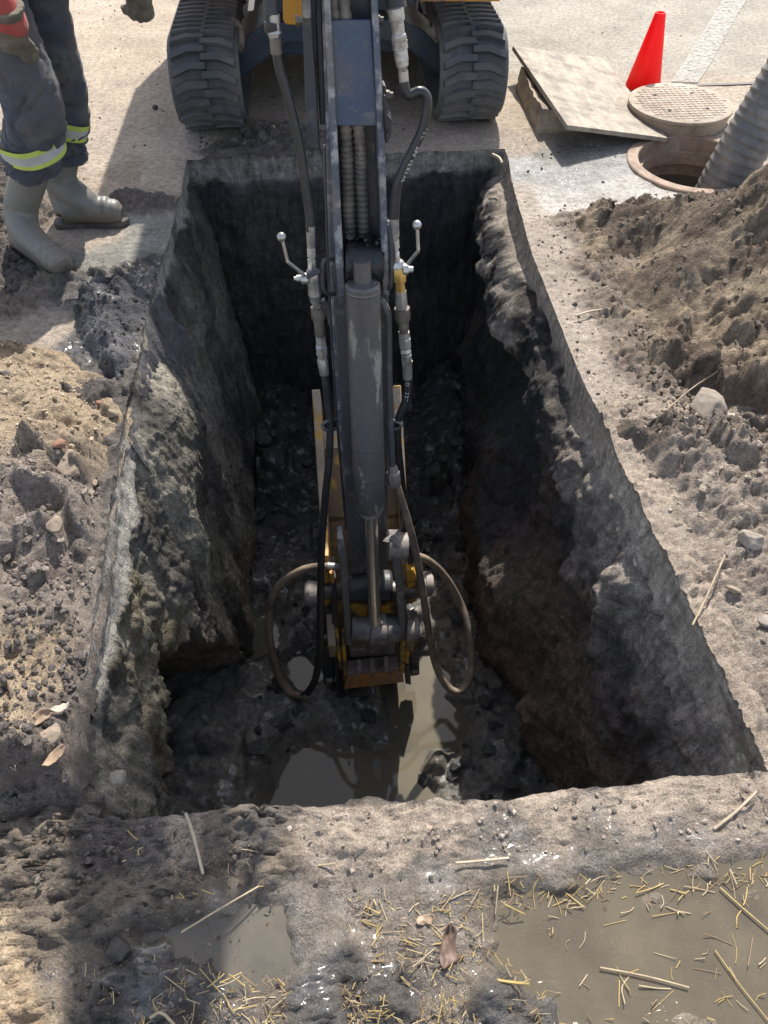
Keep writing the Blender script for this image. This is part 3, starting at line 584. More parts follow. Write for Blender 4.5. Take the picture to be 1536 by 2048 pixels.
def scatter(name, pts, sizes, cols, wet):
    VV = []; FF = []; CC = []; n = 0
    for p, s, c in zip(pts, sizes, cols):
        v = SHAPES[rng.integers(14)]; a = rng.random()*6.28; b = rng.normal()*0.5
        ca, sa = math.cos(a), math.sin(a); cb, sb = math.cos(b), math.sin(b)
        Rm = np.array([[ca, -sa, 0], [sa, ca, 0], [0, 0, 1]])@np.array([[1, 0, 0], [0, cb, -sb], [0, sb, cb]])
        VV.append(v@Rm.T*s+p); FF.append(IF1+n); CC.append(np.repeat(c[None], len(v), 0)); n += len(v)
    VV = np.concatenate(VV); FF = np.concatenate(FF); CC = np.concatenate(CC)
    me = bpy.data.meshes.new(name); me.from_pydata(VV.tolist(), [], FF.tolist()); me.update()
    at = me.attributes.new('Col', 'FLOAT_COLOR', 'POINT'); c = np.ones((len(VV), 4), np.float32); c[:, :3] = CC; at.data.foreach_set('color', c.ravel())
    at = me.attributes.new('Wet', 'FLOAT', 'POINT'); at.data.foreach_set('value', np.full(len(VV), wet, np.float32))
    me.materials.append(M['soil']); o = bpy.data.objects.new(name, me); COL.objects.link(o); return kind(o, 'stuff')
def allz(x, y):
    z = gz(x, y)
    for f, (a, b, c, d) in ((hz_right, (0.9, 2.7, 1.35, 3.35)), (hz_r2, (0.8, 1.75, 0.45, 1.75)), (hz_left, (-1.75, -0.55, 0.48, 2.25)), (hz_clay, (-1.0, -0.56, 1.65, 2.45))):
        ins = (x > a) & (x < b) & (y > c) & (y < d); z = np.where(ins, np.maximum(z, f(x, y)), z)
    return z
def zone(n, px, smin_, smax_, base, jit=0.35, power=3.0):
    """random points over a ground polygon given by picture points"""
    poly = np.array([G(x, y)[:2] for x, y in px]); lo = poly.min(0); hi = poly.max(0)
    q = lo+(hi-lo)*rng.random((n*4, 2)); q = q[poly_sd(q[:, 0], q[:, 1], poly) < 0][:n]
    ins = (q[:, 0] > edgeL(q[:, 1])-0.0) & (q[:, 0] < edgeR(q[:, 1])+0.0) & (q[:, 1] > 0.50) & (q[:, 1] < 3.45); q = q[~ins]
    q = q[np.hypot(q[:, 0]-MHC[0], q[:, 1]-MHC[1]) > 0.30]
    s = 0.85*(smin_+(smax_-smin_)*rng.random(len(q))**(power*1.6))
    z = allz(q[:, 0], q[:, 1])+s*0.12
    c = np.array(base)[None]*(1+jit*(rng.random((len(q), 1))*2-1)); return np.column_stack([q, z]), s, c
def cat(*a): return [np.concatenate(k) for k in zip(*a)]
DRY = (0.42, 0.35, 0.28); DK = (0.08, 0.07, 0.062); MIDB = (0.2, 0.165, 0.13)
pts, szs, cls = cat(
 zone(420, [(170,0),(340,0),(330,260),(360,320),(280,420),(230,560),(150,640),(0,640),(0,280)], 0.002, 0.011, DK, power=5),
 zone(160, [(0,350),(70,340),(60,560),(0,640)], 0.006, 0.018, DK),
 zone(160, [(1010,260),(1290,300),(1250,390),(1120,450),(1050,420)], 0.002, 0.012, DK, power=4),
 zone(600, [(1050,430),(1150,420),(1200,600),(1280,760),(1250,900),(1150,720),(1080,500)], 0.002, 0.010, MIDB, power=4),
 zone(120, [(1030,0),(1536,0),(1536,150),(1250,150)], 0.002, 0.009, MIDB, power=6),
 zone(100, [(480,90),(880,90),(890,290),(480,290)], 0.002, 0.011, DK, power=4),
 zone(120, [(400,282),(620,280),(620,298),(400,300)], 0.004, 0.014, DK, power=2))
scatter('soil_crumbs', pts, szs, cls, 0.1)
pts, szs, cls = cat(
 zone(1300, [(1135,440),(1290,392),(1536,350),(1600,700),(1560,860),(1270,700)], 0.004, 0.020, MIDB, power=3),
 zone(800, [(1200,760),(1536,850),(1560,1560),(1480,1300),(1290,930)], 0.002, 0.017, DRY, power=4),
 zone(500, [(1250,650),(1400,780),(1536,850),(1500,950),(1300,900)], 0.004, 0.016, (0.14, 0.115, 0.09), power=3))
scatter('soil_clods', pts, szs, cls, 0.05)
pts, szs, cls = cat(
 zone(500, [(0,700),(130,720),(220,830),(210,1000),(0,1000)], 0.003, 0.014, (0.44, 0.35, 0.25), power=3),
 zone(700, [(0,980),(205,1000),(180,1250),(0,1300)], 0.002, 0.018, (0.27, 0.225, 0.19), power=3),
 zone(1100, [(0,1250),(170,1240),(180,1640),(0,1700)], 0.002, 0.015, (0.15, 0.13, 0.115), power=3),
 zone(350, [(150,590),(310,590),(250,770),(170,720)], 0.003, 0.012, (0.07, 0.068, 0.07), power=3))
scatter('bank_clods', pts, szs, cls, 0.1)
pts, szs, cls = cat(
 zone(1500, [(0,1640),(560,1640),(600,1760),(0,1800)], 0.0012, 0.010, (0.16, 0.135, 0.11), power=4),
 zone(900, [(560,1625),(1100,1595),(1530,1550),(1536,1680),(1000,1720),(600,1760)], 0.0012, 0.009, (0.40, 0.33, 0.27), power=4.5),
 zone(900, [(0,1800),(560,1760),(1000,1760),(940,2048),(0,2048)], 0.0012, 0.008, (0.17, 0.145, 0.12), power=4))
scatter('bank_crumbs', pts, szs, cls, 0.3)
# clods lying on the trench floor
def fz_at(x, y):
    m_ = np.argmin((fx[:, None]-x[None])**2+(fy[:, None]-y[None])**2, axis=0); return Z[fi][m_]
q = np.column_stack([-0.45+1.1*rng.random(260), 0.95+2.2*rng.random(260)])
s_ = 0.012+0.04*rng.random(260)**3
sdw = np.minimum.reduce([poly_sd(q[:, 0], q[:, 1], pp) for pp in (WPOLY, WPOLY2, WPOLY3)]); q, s_ = q[sdw > 0.02], s_[sdw > 0.02]
scatter('floor_clods', np.column_stack([q, fz_at(q[:, 0], q[:, 1])+s_*0.3]), s_, np.array([0.062, 0.060, 0.058])[None]*(0.7+0.7*rng.random((len(q), 1))), 0.6)
def stone_mat(name, c1, c2, rough=0.8): return worn(name, c1, c2, rough, 0, 0.4, 0.65, 20, 0.002, None, 0.3)
M['stone'] = stone_mat('tan_stone', (0.33, 0.26, 0.195), (0.22, 0.175, 0.135)); M['stoneg'] = stone_mat('grey_stone', (0.31, 0.265, 0.22), (0.20, 0.17, 0.14)); M['stoned'] = stone_mat('dark_clod', (0.09, 0.078, 0.066), (0.055, 0.05, 0.046)); M['stoner'] = stone_mat('red_brown_stone', (0.28, 0.14, 0.09), (0.2, 0.12, 0.09))
def stone(px, py, w_px, mt, label, asp=1.0, dz=0.0, group=None):
    x, y, _ = G(px, py); z = float(allz(np.array([x]), np.array([y]))[0])
    g = G(px, py, z); z = float(allz(g[0:1], g[1:2])[0]); g = G(px, py, z+0.01); r = rad(g, w_px)
    v = IV3.copy(); o_ = rng.random(3)*50
    for k in range(9):
        n_ = rng.normal(size=3); n_ /= np.linalg.norm(n_); d_ = v@n_; c_ = 0.45+0.4*rng.random(); v -= np.where(d_ > c_, d_-c_, 0)[:, None]*n_*0.92
    v *= (1+0.12*fbm(v+o_, 1.3, 4, 3)+0.07*fbm(v+o_, 5, 3, 4))[:, None]; v *= np.array([1, 0.8, 0.62]); a = rng.random()*6.28; ca, sa = math.cos(a), math.sin(a); v = v@np.array([[ca, -sa, 0], [sa, ca, 0], [0, 0, 1]]).T
    v = v*r; v += np.array([g[0], g[1], z+r*0.42+dz])
    o = mesh_obj('stone', v, IF3.tolist(), mt); return tag(o, label, 'stone', group)
SG = 'stones lying on the banks'
for a in [(140, 935, 78, M['stone'], 'biggest tan angular stone half buried in the left soil bank'), (108, 1048, 42, M['stone'], 'pale tan rounded stone on the left bank below the biggest stone'),
          (118, 888, 30, M['stoner'], 'small reddish brown stone just above the biggest tan stone'), (12, 742, 16, M['stoneg'], 'small pale pebble at the top left of the tan soil bank'),
          (196, 806, 20, M['stoner'], 'orange brown stone chip by the left trench edge'), (222, 828, 32, M['stone'], 'flat tan stone touching the left asphalt edge'),
          (310, 214, 15, M['stoned'], 'lone dark clod on the dry paving beside the left rubber track'),
          (1470, 1180, 34, M['stone'], 'rounded tan stone in the pale soil near the right picture border'), (1530, 1240, 34, M['stoneg'], 'grey tan stone cut by the right picture border'),
          (1505, 1080, 60, M['stoneg'], 'large grey tan lump on the right bank above the rounded stone'), (1410, 820, 90, M['stoneg'], 'big pale crusted soil lump at the foot of the brown heap'),
          (1243, 680, 16, M['stone'], 'small light pebble on the paving between trench and brown heap'), (1150, 605, 12, M['stoned'], 'dark crumb alone on the pale paving strip right of the trench'),
          (858, 1655, 18, M['stone'], 'round pebble on the near bank just below the trench water'), (236, 1555, 40, M['stoneg'], 'greyish clod at the near left trench corner'),
          (100, 1470, 60, M['stone'], 'brown lump under the dry leaves on the left bank'), (40, 1590, 44, M['stone'], 'pale rubble stone at the lower left bank edge'), (62, 1560, 40, M['stone'], 'pale rubble stone lying against a brown leaf'),
          (20, 1560, 34, M['stoneg'], 'small rubble stone at the left picture border'), (240, 1895, 60, M['stoned'], 'dark muddy stone sitting at the edge of the small grey puddle')]:
    stone(a[0], a[1], a[2], a[3], a[4], group=SG)
# ================================================================== EXCAVATOR
EX = thing('excavator', 'muddy compact tracked excavator reaching its arm down into the trench', 'excavator', (0.10, 4.90, 0))
def plate(name, mat, px, off, depth, parent=EX, bw=0.003, label=None):
    mb = MB(); mb.prism([A(x, y, off) for x, y in px], -AN*depth); o = mb.build(name, mat, parent, sm=True, ang=30)
    if bw: bev(o, bw)
    if label: o['label'] = label
    return o
def turned(name, mat, p, q, prof, off=0.03, parent=EX, n=20, off2=None):
    """prof: (t, width in photo pixels)"""
    P_, Q_ = A(*p, off), A(*q, off if off2 is None else off2); mb = MB()
    mb.lathe(P_, Q_, [(t, rad(P_+(Q_-P_)*t, wd)) for t, wd in prof], n); return mb.build(name, mat, parent, True, 30)
def hose(name, mat, pts, wpx, off=0.03, parent=EX, k=8, n=12):
    P_ = [A(q[0], q[1], off if len(q) < 3 else q[2]) for q in pts]; S_ = spline(P_, k); mb = MB()
    mb.tube(S_, [rad(s_, wpx) for s_ in S_], n); return mb.build(name, mat, parent, True, 60)
def cross(name, mat, x0, x1, y, dpx, off=0.03, parent=EX, prof=None, y1=None, n=24):
    return turned(name, mat, (x0, y), (x1, y if y1 is None else y1), prof or [(0, dpx*0.9), (0.06, dpx), (0.94, dpx), (1, dpx*0.9)], off, parent, n)
# ---- tracks
def make_track(xc, wd):
    Yf, Yr, zc, r = 3.80, 5.95, 0.205, 0.172
    Ls = Yr-Yf; per = 2*Ls+2*math.pi*r
    def path(s, h, x):
        s = s % per; rr = r+h
        if s < Ls: return (xc+x, Yr-s, zc+rr)                               # upper run towards the camera
        s -= Ls
        if s < math.pi*r: a = s/r; return (xc+x, Yf-math.sin(a)*rr, zc+math.cos(a)*rr)
        s -= math.pi*r
        if s < Ls: return (xc+x, Yf+s, zc-rr)
        s -= Ls; a = s/r; return (xc+x, Yr+math.sin(a)*rr, zc-math.cos(a)*rr)
    mb = MB(); nb = 160; hw = wd/2
    v = []; sec = [(-hw, -0.02), (hw, -0.02), (hw, 0.004), (hw-0.012, 0.010), (-hw+0.012, 0.010), (-hw, 0.004)]; m_ = len(sec)
    for i in range(nb):
        for (x, h) in sec: v.append(path(per*i/nb, h, x))
    f = [(i*m_+j, i*m_+(j+1) % m_, ((i+1) % nb)*m_+(j+1) % m_, ((i+1) % nb)*m_+j) for i in range(nb) for j in range(m_)]
    mb.add(v, f)
    nl = int(per/0.062); pit = per/nl
    half = [(0.0, -0.014), (0.0, 0.016), (0.075, 0.016), (hw-0.003, 0.046), (hw-0.003, 0.018), (0.085, -0.016)]
    for i in range(nl):
        for sgn in (-1, 1):
            s0 = i*pit+(0.5*pit if sgn > 0 else 0)
            base = [(x*sgn-0.012*sgn, s) for x, s in half]; c = np.mean(base, 0)
            lo = [path(s0+s, 0.006, x) for x, s in base]; hi = [path(s0+c[1]+(s-c[1])*0.78, 0.031, c[0]+(x-c[0])*0.95) for x, s in base]
            n = len(base); mb.add(lo+hi, [tuple(range(n, 2*n))]+[(k, (k+1) % n, n+(k+1) % n, n+k) for k in range(n)])
        s0 = i*pit
        for dx in (-0.006,):
            lo = [path(s0+a, 0.008, dx+b) for a, b in ((-0.016, -0.022), (-0.016, 0.022), (0.008, 0.022), (0.008, -0.022))]
            hi = [path(s0+a, 0.016, dx+b) for a, b in ((-0.014, -0.020), (-0.014, 0.020), (0.006, 0.020), (0.006, -0.020))]
            mb.add(lo+hi, [(4, 5, 6, 7)]+[(k, (k+1) % 4, 4+(k+1) % 4, 4+k) for k in range(4)])
    tr = mb.build('rubber_track', M['rubber'], EX, True, 25)
    for Yw in (Yf, Yr):
        w_ = MB(); w_.lathe((xc-0.06, Yw, zc), (xc+0.06, Yw, zc), [(0, 0.05), (0.0, 0.13), (0.1, 0.148), (0.9, 0.148), (1, 0.13), (1, 0.05)], 28); w_.build('idler_wheel', M['frame'], tr)
    for k in range(5):
        w_ = MB(); yy = Yf+0.42+k*0.33; w_.lathe((xc-0.08, yy, 0.095), (xc+0.08, yy, 0.095), [(0, 0.05), (0.05, 0.06), (0.95, 0.06), (1, 0.05)], 18); w_.build('roller', M['frame'], tr)
    fb = MB(); fb.box((xc, (Yf+Yr)/2+0.05, zc), 0.075, Ls/2-0.10, 0.085); bev(fb.build('track_frame', M['frame'], tr), 0.012)
    # mud packed round the idler
    q = rock_shape(rng, 2, 0.5)*np.array([0.05, 0.07, 0.075])+np.array([xc+(0.125 if xc < 0.1 else -0.125), 3.93, 0.335])
    mesh_obj('packed_mud', q, IF.tolist(), M['muddy'], tr)
make_track(-0.502, 0.31); make_track(0.702, 0.31)
def world_poly(name, mat, pts, ext, parent=EX, bw=0.006, label=None):
    mb = MB(); mb.prism(pts, ext); o = mb.build(name, mat, parent, True, 30); bev(o, bw)
    if label: o['label'] = label
    return o
# ---- undercarriage
def wp_(px, Y): return [PY(x, y, Y) for x, y in px]
uc = world_poly('undercarriage', M['frame'], [(-0.20, 4.1, 0.20), (0.40, 4.1, 0.20), (0.40, 4.1, 0.47), (-0.20, 4.1, 0.47)], (0, 1.5, 0))
world_poly('frame_leg', M['frame'], wp_([(470, 92), (530, 44), (612, 44), (612, 84), (574, 86), (545, 108), (479, 160)], 3.95), (0, 0.35, 0))
world_poly('frame_leg', M['frame'], wp_([(905, 118), (845, 60), (800, 40), (752, 40), (752, 78), (792, 86), (815, 96), (890, 160)], 3.95), (0, 0.35, 0))
for x_ in (-0.34, 0.545): world_poly('frame_leg', M['frame'], [(x_-0.02, 4.95, 0.12), (x_+0.02, 4.95, 0.12), (0.1, 4.95, 0.24), (0.1, 4.95, 0.44)], (0, 0.5, 0))
sl_ = MB(); sl_.lathe((0.1, 4.85, 0.44), (0.1, 4.85, 0.56), [(0, 0.40), (1, 0.40)], 36); sl_.build('slew_ring', M['dark'], EX)
# ---- upper body (mostly above the frame; it throws the shade over the trench)
hs = MB()
hs.prism([(-0.60, 3.80, 0.56), (0.86, 3.80, 0.56), (0.90, 4.0, 0.56), (0.90, 5.4, 0.56), (0.55, 5.78, 0.56), (-0.35, 5.78, 0.56), (-0.68, 5.4, 0.56), (-0.68, 4.0, 0.56)], (0, 0, 0.10))
hs.prism([(-0.26, 3.98, 0.662), (-0.26, 5.28, 0.662), (0.90, 5.28, 0.662), (0.55, 5.78, 0.662), (-0.35, 5.78, 0.662), (-0.68, 5.4, 0.662), (-0.68, 3.98, 0.662)], (0, 0, 0.72))
bd = hs.build('machine_body', M['orange'], EX); bev(bd, 0.03, 3)
cb = MB()
for (x_, y_) in ((-0.20, 4.24), (0.70, 4.24), (-0.20, 5.22), (0.70, 5.22)): cb.box((x_, y_, 1.46), 0.035, 0.04, 0.79)
cb.box((0.25, 4.73, 2.29), 0.50, 0.56, 0.05); cb.box((0.25, 4.24, 0.97), 0.42, 0.035, 0.30); cb.box((-0.20, 4.73, 0.97), 0.03, 0.45, 0.30); cb.box((0.70, 4.73, 0.97), 0.03, 0.45, 0.30)
cab = cb.build('cab', M['dark'], EX); bev(cab, 0.015)
gl_ = MB(); gl_.box((0.25, 4.25, 1.75), 0.415, 0.006, 0.48); gl_.box((-0.20, 4.73, 1.75), 0.006, 0.45, 0.48); gl_.box((0.70, 4.73, 1.75), 0.006, 0.45, 0.48); gl_.build('cab_window', M['glass'], cab)
st_ = MB(); st_.box((0.25, 4.88, 1.22), 0.24, 0.22, 0.07); st_.box((0.25, 5.10, 1.60), 0.24, 0.06, 0.34); bev(st_.build('operator_seat', M['hose'], cab), 0.04, 3)
# ---- swing post and boom
world_poly('swing_post', M['orange'], wp_([(566, -60), (606, -60), (606, 34), (600, 52), (571, 50), (566, 40)], 3.42), (0, 0.10, 0), label='yellow painted swing bracket plate')
world_poly('swing_post', M['orange'], [(-0.06, 3.38, 0.62), (0.26, 3.38, 0.62), (0.26, 3.84, 0.57), (-0.06, 3.84, 0.57)], (0, 0, 0.34))
world_poly('house_skirt', M['orange'], wp_([(842, 4), (1000, 3), (1004, -40), (842, -40)], 3.72), (0, 0.06, 0), bw=0.003)
BX = 0.075
bp = [(3.48, 0.72), (3.50, 1.30), (3.20, 2.10), (2.72, 2.62), (2.02, 2.36), (1.90, 2.20), (1.90, 2.02), (2.10, 2.02), (2.62, 2.28), (2.98, 1.90), (3.20, 1.20), (3.22, 0.72)]
world_poly('boom', M['orange'], [(BX-0.095, y, z) for y, z in bp], (0.19, 0, 0), bw=0.01)
mb = MB(); mb.lathe((BX, 2.78, 1.35), (BX, 2.58, 2.15), [(0, 0.055), (1, 0.055)], 18); mb.lathe((BX, 3.10, 0.70), (BX, 2.78, 1.36), [(0, 0.03), (1, 0.03)], 18); mb.build('boom_cylinder', M['dark'], EX)
for sx in (-0.13, 0.13):
    mb = MB(); mb.tube(spline([(BX+sx, 3.45, 0.9), (BX+sx, 3.4, 1.5), (BX+sx*0.9, 3.1, 2.3), (BX+sx*0.9, 2.7, 2.5), (BX+sx*0.9, 2.2, 2.3), (BX+sx*0.9, 1.95, 1.9)], 8), 0.018, 10); mb.build('boom_hose', M['hose'], EX)
# ---- digging arm
arm = plate('arm', M['blue'], [(664, 560), (777, 560), (775, 1000), (775, 1140), (700, 1150), (694, 1050), (680, 800)], -0.03, 0.14)
plate('arm_back', M['blue'], [(632, -900), (728, -900), (742, 0), (755, 250), (765, 575), (672, 575), (662, 250), (650, 0)], -0.085, 0.09)
plate('arm_side_plate', M['bluedge'], [(634, -900), (645, -60), (647, 0), (659, 250), (668, 480), (676, 600), (691, 592), (685, 480), (674, 250), (661, 0), (659, -60), (650, -900)], 0.025, 0.15)
plate('arm_side_plate', M['bluedge'], [(716, -900), (741, -60), (742, 0), (754, 250), (762, 480), (765, 590), (780, 592), (777, 480), (768, 250), (756, 0), (754, -60), (732, -900)], 0.025, 0.15)
plate('arm_flange', M['bluedge'], [(641, -60), (643, 0), (651, 250), (657, 480), (664, 640), (676, 840), (696, 1075), (704, 1075), (690, 840), (682, 640), (672, 480), (664, 250), (654, 0)], -0.035, 0.03)
plate('arm_flange', M['dark'], [(647, 300), (652, 480), (659, 640), (671, 840), (690, 1060), (698, 1060), (684, 840), (676, 640), (664, 480), (660, 300)], -0.075, 0.05)
M['coverblue'] = worn('cover_blue_paint', (0.045, 0.072, 0.13), (0.15, 0.15, 0.16), 0.38, 0, 0.57, 0.64, 14, 0.001, (0.13, 0.105, 0.085))
plate('cover_plate', M['coverblue'], [(659, 41), (742, 39), (755, 252), (673, 252)], 0.012, 0.012, bw=0.002)
plate('side_bracket', M['dark'], [(599, -80), (606, 60), (610, 200), (615, 298), (640, 300), (634, 180), (624, 40), (622, -80)], -0.03, 0.10)
plate('side_bracket', M['linkst'], [(603, -80), (605, 38), (623, 38), (621, -80)], -0.012, 0.02)
plate('side_bracket', M['dark'], [(628, -80), (632, 60), (640, 250), (652, 250), (645, 60), (641, -80)], -0.06, 0.06)
plate('wear_pad', M['dark'], [(766, 170), (772, 172), (778, 225), (783, 235), (783, 270), (776, 288), (770, 285)], -0.01, 0.05)
for (x_, y_, d_) in ((779, 192, 22), (760, 41, 20), (598, 42, 22)):
    turned('bolt', M['darksteel'], (x_-7, y_), (x_+7, y_), [(0, d_), (0.5, d_), (0.5, d_*0.7), (1, d_*0.7)], -0.005, n=6)
plate('mud_smear', M['grease'], [(766, 195), (771, 190), (775, 230), (784, 240), (780, 262), (772, 270), (768, 240)], 0.045, 0.02, bw=0.006)
# hoses in the channel, ribbed sleeves
def ribbed(px, w0):
    S_ = spline([A(*q) for q in px], 40); mb = MB(); rr = []
    for i, s_ in enumerate(S_): rr.append(rad(s_, w0)*(1.0 if i % 4 < 2 else 0.84))
    mb.tube(S_, rr, 14); return mb.build('ribbed_hose', M['ribhose'], EX, True, 80)
ribbed([(660, -300, -0.04), (669, 0, -0.02), (690, 240, -0.035), (695, 360, -0.05), (699, 470, -0.06)], 27)
ribbed([(676, -300, -0.03), (688, 0, -0.01), (717, 250, -0.035), (723, 360, -0.05), (728, 470, -0.06)], 27)
# bucket cylinder
cross('cylinder_pin_boss', M['grease'], 690, 766, 524, 74, 0.0)
q_ = MB()
for k in range(26):
    c_ = A(694+72*rng.random(), 470+50*rng.random(), -0.005+0.02*rng.random()); q_.add(SHAPES[rng.integers(14)]*(0.006+0.012*rng.random())+c_, IF1.tolist())
q_.build('grease_lump', M['grease'], EX)
turned('cylinder_neck', M['cyl'], (724, 520), (726, 578), [(0, 36), (1, 36)], 0.055)
bar = turned('bucket_cylinder', M['cyl'], (725, 566), (740, 1014), [(0, 62), (0.008, 71), (0.05, 71), (0.052, 69), (0.80, 64), (0.82, 64), (0.825, 61), (0.96, 61), (0.965, 59), (1.0, 57)], 0.062, n=36)
turned('gland', M['muddy'], (740, 1010), (742, 1028), [(0, 44), (0.8, 44), (1, 36)], 0.062)
turned('piston_rod', M['chrome'], (742, 1020), (750, 1245), [(0, 26), (1, 25)], 0.062, n=32)
for yy, ww in ((884, 67), (580, 73)):
    turned('weld_ring', M['cyl'], (725+15*(yy-566)/448., yy-3), (725+15*(yy-566)/448., yy+3), [(0, ww-2), (0.5, ww), (1, ww-2)], 0.062, parent=bar, n=36)
# linkage at the lower end (measured in a magnified view of the photograph)
K = lambda L_: [(500+x/3.072, 1050+y/3.072) for x, y in L_]
cross('arm_pin_boss', M['dark'], 694, 782, 1172, 66, -0.05)
plate('bucket_link', M['linkst'], K([(535, 88), (575, 85), (592, 180), (604, 330), (614, 480), (627, 742), (588, 742), (576, 600), (562, 420), (548, 250)]), 0.075, 0.07, bw=0.006)
plate('bucket_link', M['linkst'], K([(862, 140), (905, 120), (928, 230), (945, 380), (957, 520), (966, 700), (922, 712), (906, 480), (884, 300)]), 0.075, 0.07, bw=0.006)
cross('link_tube', M['linkst'], 702, 800, 1258, 52, 0.05)
cross('rod_eye', M['muddy'], 738, 771, 1258, 66, 0.05)
plate('link_block', M['linkst'], K([(640, 690), (905, 680), (905, 790), (880, 800), (610, 820), (600, 740)]), 0.035, 0.08, bw=0.012)
for (x_, y_, s_) in ((778, 740, .02), (690, 760, .014), (870, 690, .013), (850, 90, .02), (745, 770, .012), (800, 600, .014), (880, 80, .018), (700, 735, .01), (760, 745, .015)):
    q_ = MB(); q_.add(SHAPES[rng.integers(14)]*s_+A(*K([(x_, y_)])[0], 0.075), IF1.tolist()); q_.build('caked_mud', M['muddy'], EX)
cross('link_boss', M['muddy'], 775, 800, 1090, 62, 0.03); cross('link_boss', M['muddy'], 797, 815, 1092, 56, 0.03)
cross('link_boss', M['muddy'], 811, 836, 1258, 52, 0.06)
turned('bolt', M['muddy'], (806, 1105), (808, 1122), [(0, 12), (0.55, 12), (0.55, 16), (1, 16)], 0.06, n=6)
turned('bolt', M['steel'], (820, 1213), (821, 1236), [(0, 17), (0.4, 19), (0.45, 14), (1, 14)], 0.075, n=6)
# quick coupler
cp = plate('quick_coupler', M['dark'], K([(505, 330), (528, 330), (540, 620), (545, 950), (560, 1040), (535, 1040), (520, 900), (505, 600)]), 0.02, 0.12)
plate('coupler_plate', M['dark'], K([(432, 520), (500, 520), (520, 700), (522, 980), (455, 985), (440, 800)]), -0.01, 0.05, cp)
plate('coupler_plate', M['dark'], K([(985, 720), (1036, 700), (1042, 920), (990, 932)]), 0.01, 0.08, cp)
plate('coupler_plate', M['dark'], K([(952, 870), (985, 850), (990, 985), (955, 975)]), 0.02, 0.06, cp)
plate('coupler_plate', M['yellow'], K([(615, 500), (722, 492), (722, 560), (620, 566)]), 0.01, 0.03, cp)
plate('coupler_plate', M['yellow'], K([(806, 505), (880, 495), (885, 540), (806, 552)]), 0.01, 0.03, cp)
for L_ in ([(523, 682), (545, 680), (566, 880), (546, 890)], [(563, 710), (584, 708), (600, 930), (574, 935)], [(924, 715), (957, 710), (951, 912), (920, 915)], [(957, 765), (987, 755), (981, 850), (955, 855)]):
    plate('coupler_cheek', M['yellow'], K(L_), 0.06, 0.06, cp, label='chipped yellow coupler cheek')
plate('coupler_bar', M['orred'], K([(595, 938), (936, 905), (946, 966), (578, 1010)]), 0.06, 0.08, cp, label='scraped orange front bar of the coupler')
plate('coupler_bar', M['muddy'], K([(600, 905), (922, 874), (936, 903), (600, 936)]), 0.05, 0.06, cp)
for x_, y_ in ((670, 868), (752, 858), (836, 850)):
    turned('stud', M['muddy'], K([(x_, y_-34)])[0], K([(x_+2, y_+34)])[0], [(0, 8), (0.05, 10), (0.6, 10), (0.6, 13), (1, 13)], 0.075, cp, n=12)
for x_, y_ in ((485, 955), (1008, 902), (463, 690), (486, 750)):
    turned('bolt', M['darksteel'], K([(x_-18, y_)])[0], K([(x_+18, y_)])[0], [(0, 15), (1, 15)], 0.03, cp, n=8)
turned('hose_stub', M['orred'], K([(503, 288)])[0], K([(508, 345)])[0], [(0, 10), (1, 10)], 0.05, cp)
# bucket with ears and pins
XLb = PY(630, 840, 2.15)[0]; XRb = PY(800, 800, 2.2)[0]
T_ = (2.25, -0.375); B_ = (1.66, -1.0)
bprof = [T_, (2.20, -0.44), (2.07, -0.56), (1.80, -0.86), (1.64, -0.98), (1.52, -1.08), (1.55, -1.22), (1.75, -1.30), (2.05, -1.32), (2.32, -1.10), (2.40, -0.78), (2.34, -0.5)]
bk = MB()
for xa, xb_ in ((XLb-0.006, XLb+0.026), (XRb-0.024, XRb+0.008)): bk.prism([(xa, y, z) for y, z in bprof], (xb_-xa, 0, 0))
bucket = bk.build('bucket', M['bucketedge'], EX); bev(bucket, 0.004)
sh = MB(); xa, xb_ = XLb+0.022, XRb-0.022
pl_ = [(2.10, -0.585), (1.93, -0.80), (1.82, -0.95)]
for (a, b_) in zip(pl_[:-1], pl_[1:]): sh.prism([(xa, a[0], a[1]), (xb_, a[0], a[1]), (xb_, b_[0], b_[1]), (xa, b_[0], b_[1])], (0, 0.012, 0.016))
sh.prism([(xa, 1.82, -0.955), (xb_, 1.82, -0.955), (xb_, 1.64, -1.24), (xa, 1.64, -1.24)], (0, 0.018, 0.01))
ws = [(1.66, -1.262), (1.76, -1.30), (2.05, -1.322), (2.32, -1.10), (2.40, -0.78), (2.33, -0.55)]
for a, b_ in zip(ws[:-1], ws[1:]): sh.prism([(xa, a[0], a[1]), (xb_, a[0], a[1]), (xb_, b_[0], b_[1]), (xa, b_[0], b_[1])], (0, -0.01, 0.012))
sh.build('bucket_shell', M['rust'], bucket)
lp = MB(); lp.prism([(xa, 2.115, -0.57), (xb_, 2.115, -0.57), (xb_, 2.145, -0.535), (xa, 2.145, -0.535)], (0, 0.02, 0.02)); bev(lp.build('bucket_lip', M['bucketedge'], bucket), 0.003)
plate('bucket_ear', M['yellow'], K([(438, 190), (485, 190), (492, 400), (490, 530), (462, 540), (440, 480)]), -0.02, 0.22, bucket, label='muddy yellow bucket ear')
plate('bucket_ear', M['yellow'], K([(962, 280), (1000, 275), (1025, 320), (1040, 390), (1028, 450), (985, 490), (970, 400)]), -0.01, 0.22, bucket, label='bright chipped yellow bucket ear')
plate('bucket_ear', M['rust'], K([(975, 60), (990, 60), (1010, 280), (968, 280)]), -0.04, 0.12, bucket)
cross('bucket_pin', M['muddy'], 609, 634, 1187, 52, 0.0, bucket, [(0, 40), (0.12, 46), (0.2, 46), (0.2, 52), (0.7, 52), (0.7, 48), (1, 48)])
cross('bucket_pin', M['muddy'], 842, 866, 1168, 50, 0.0, bucket, [(0, 46), (0.3, 46), (0.3, 52), (0.8, 50), (0.8, 44), (0.92, 42), (1, 20)])
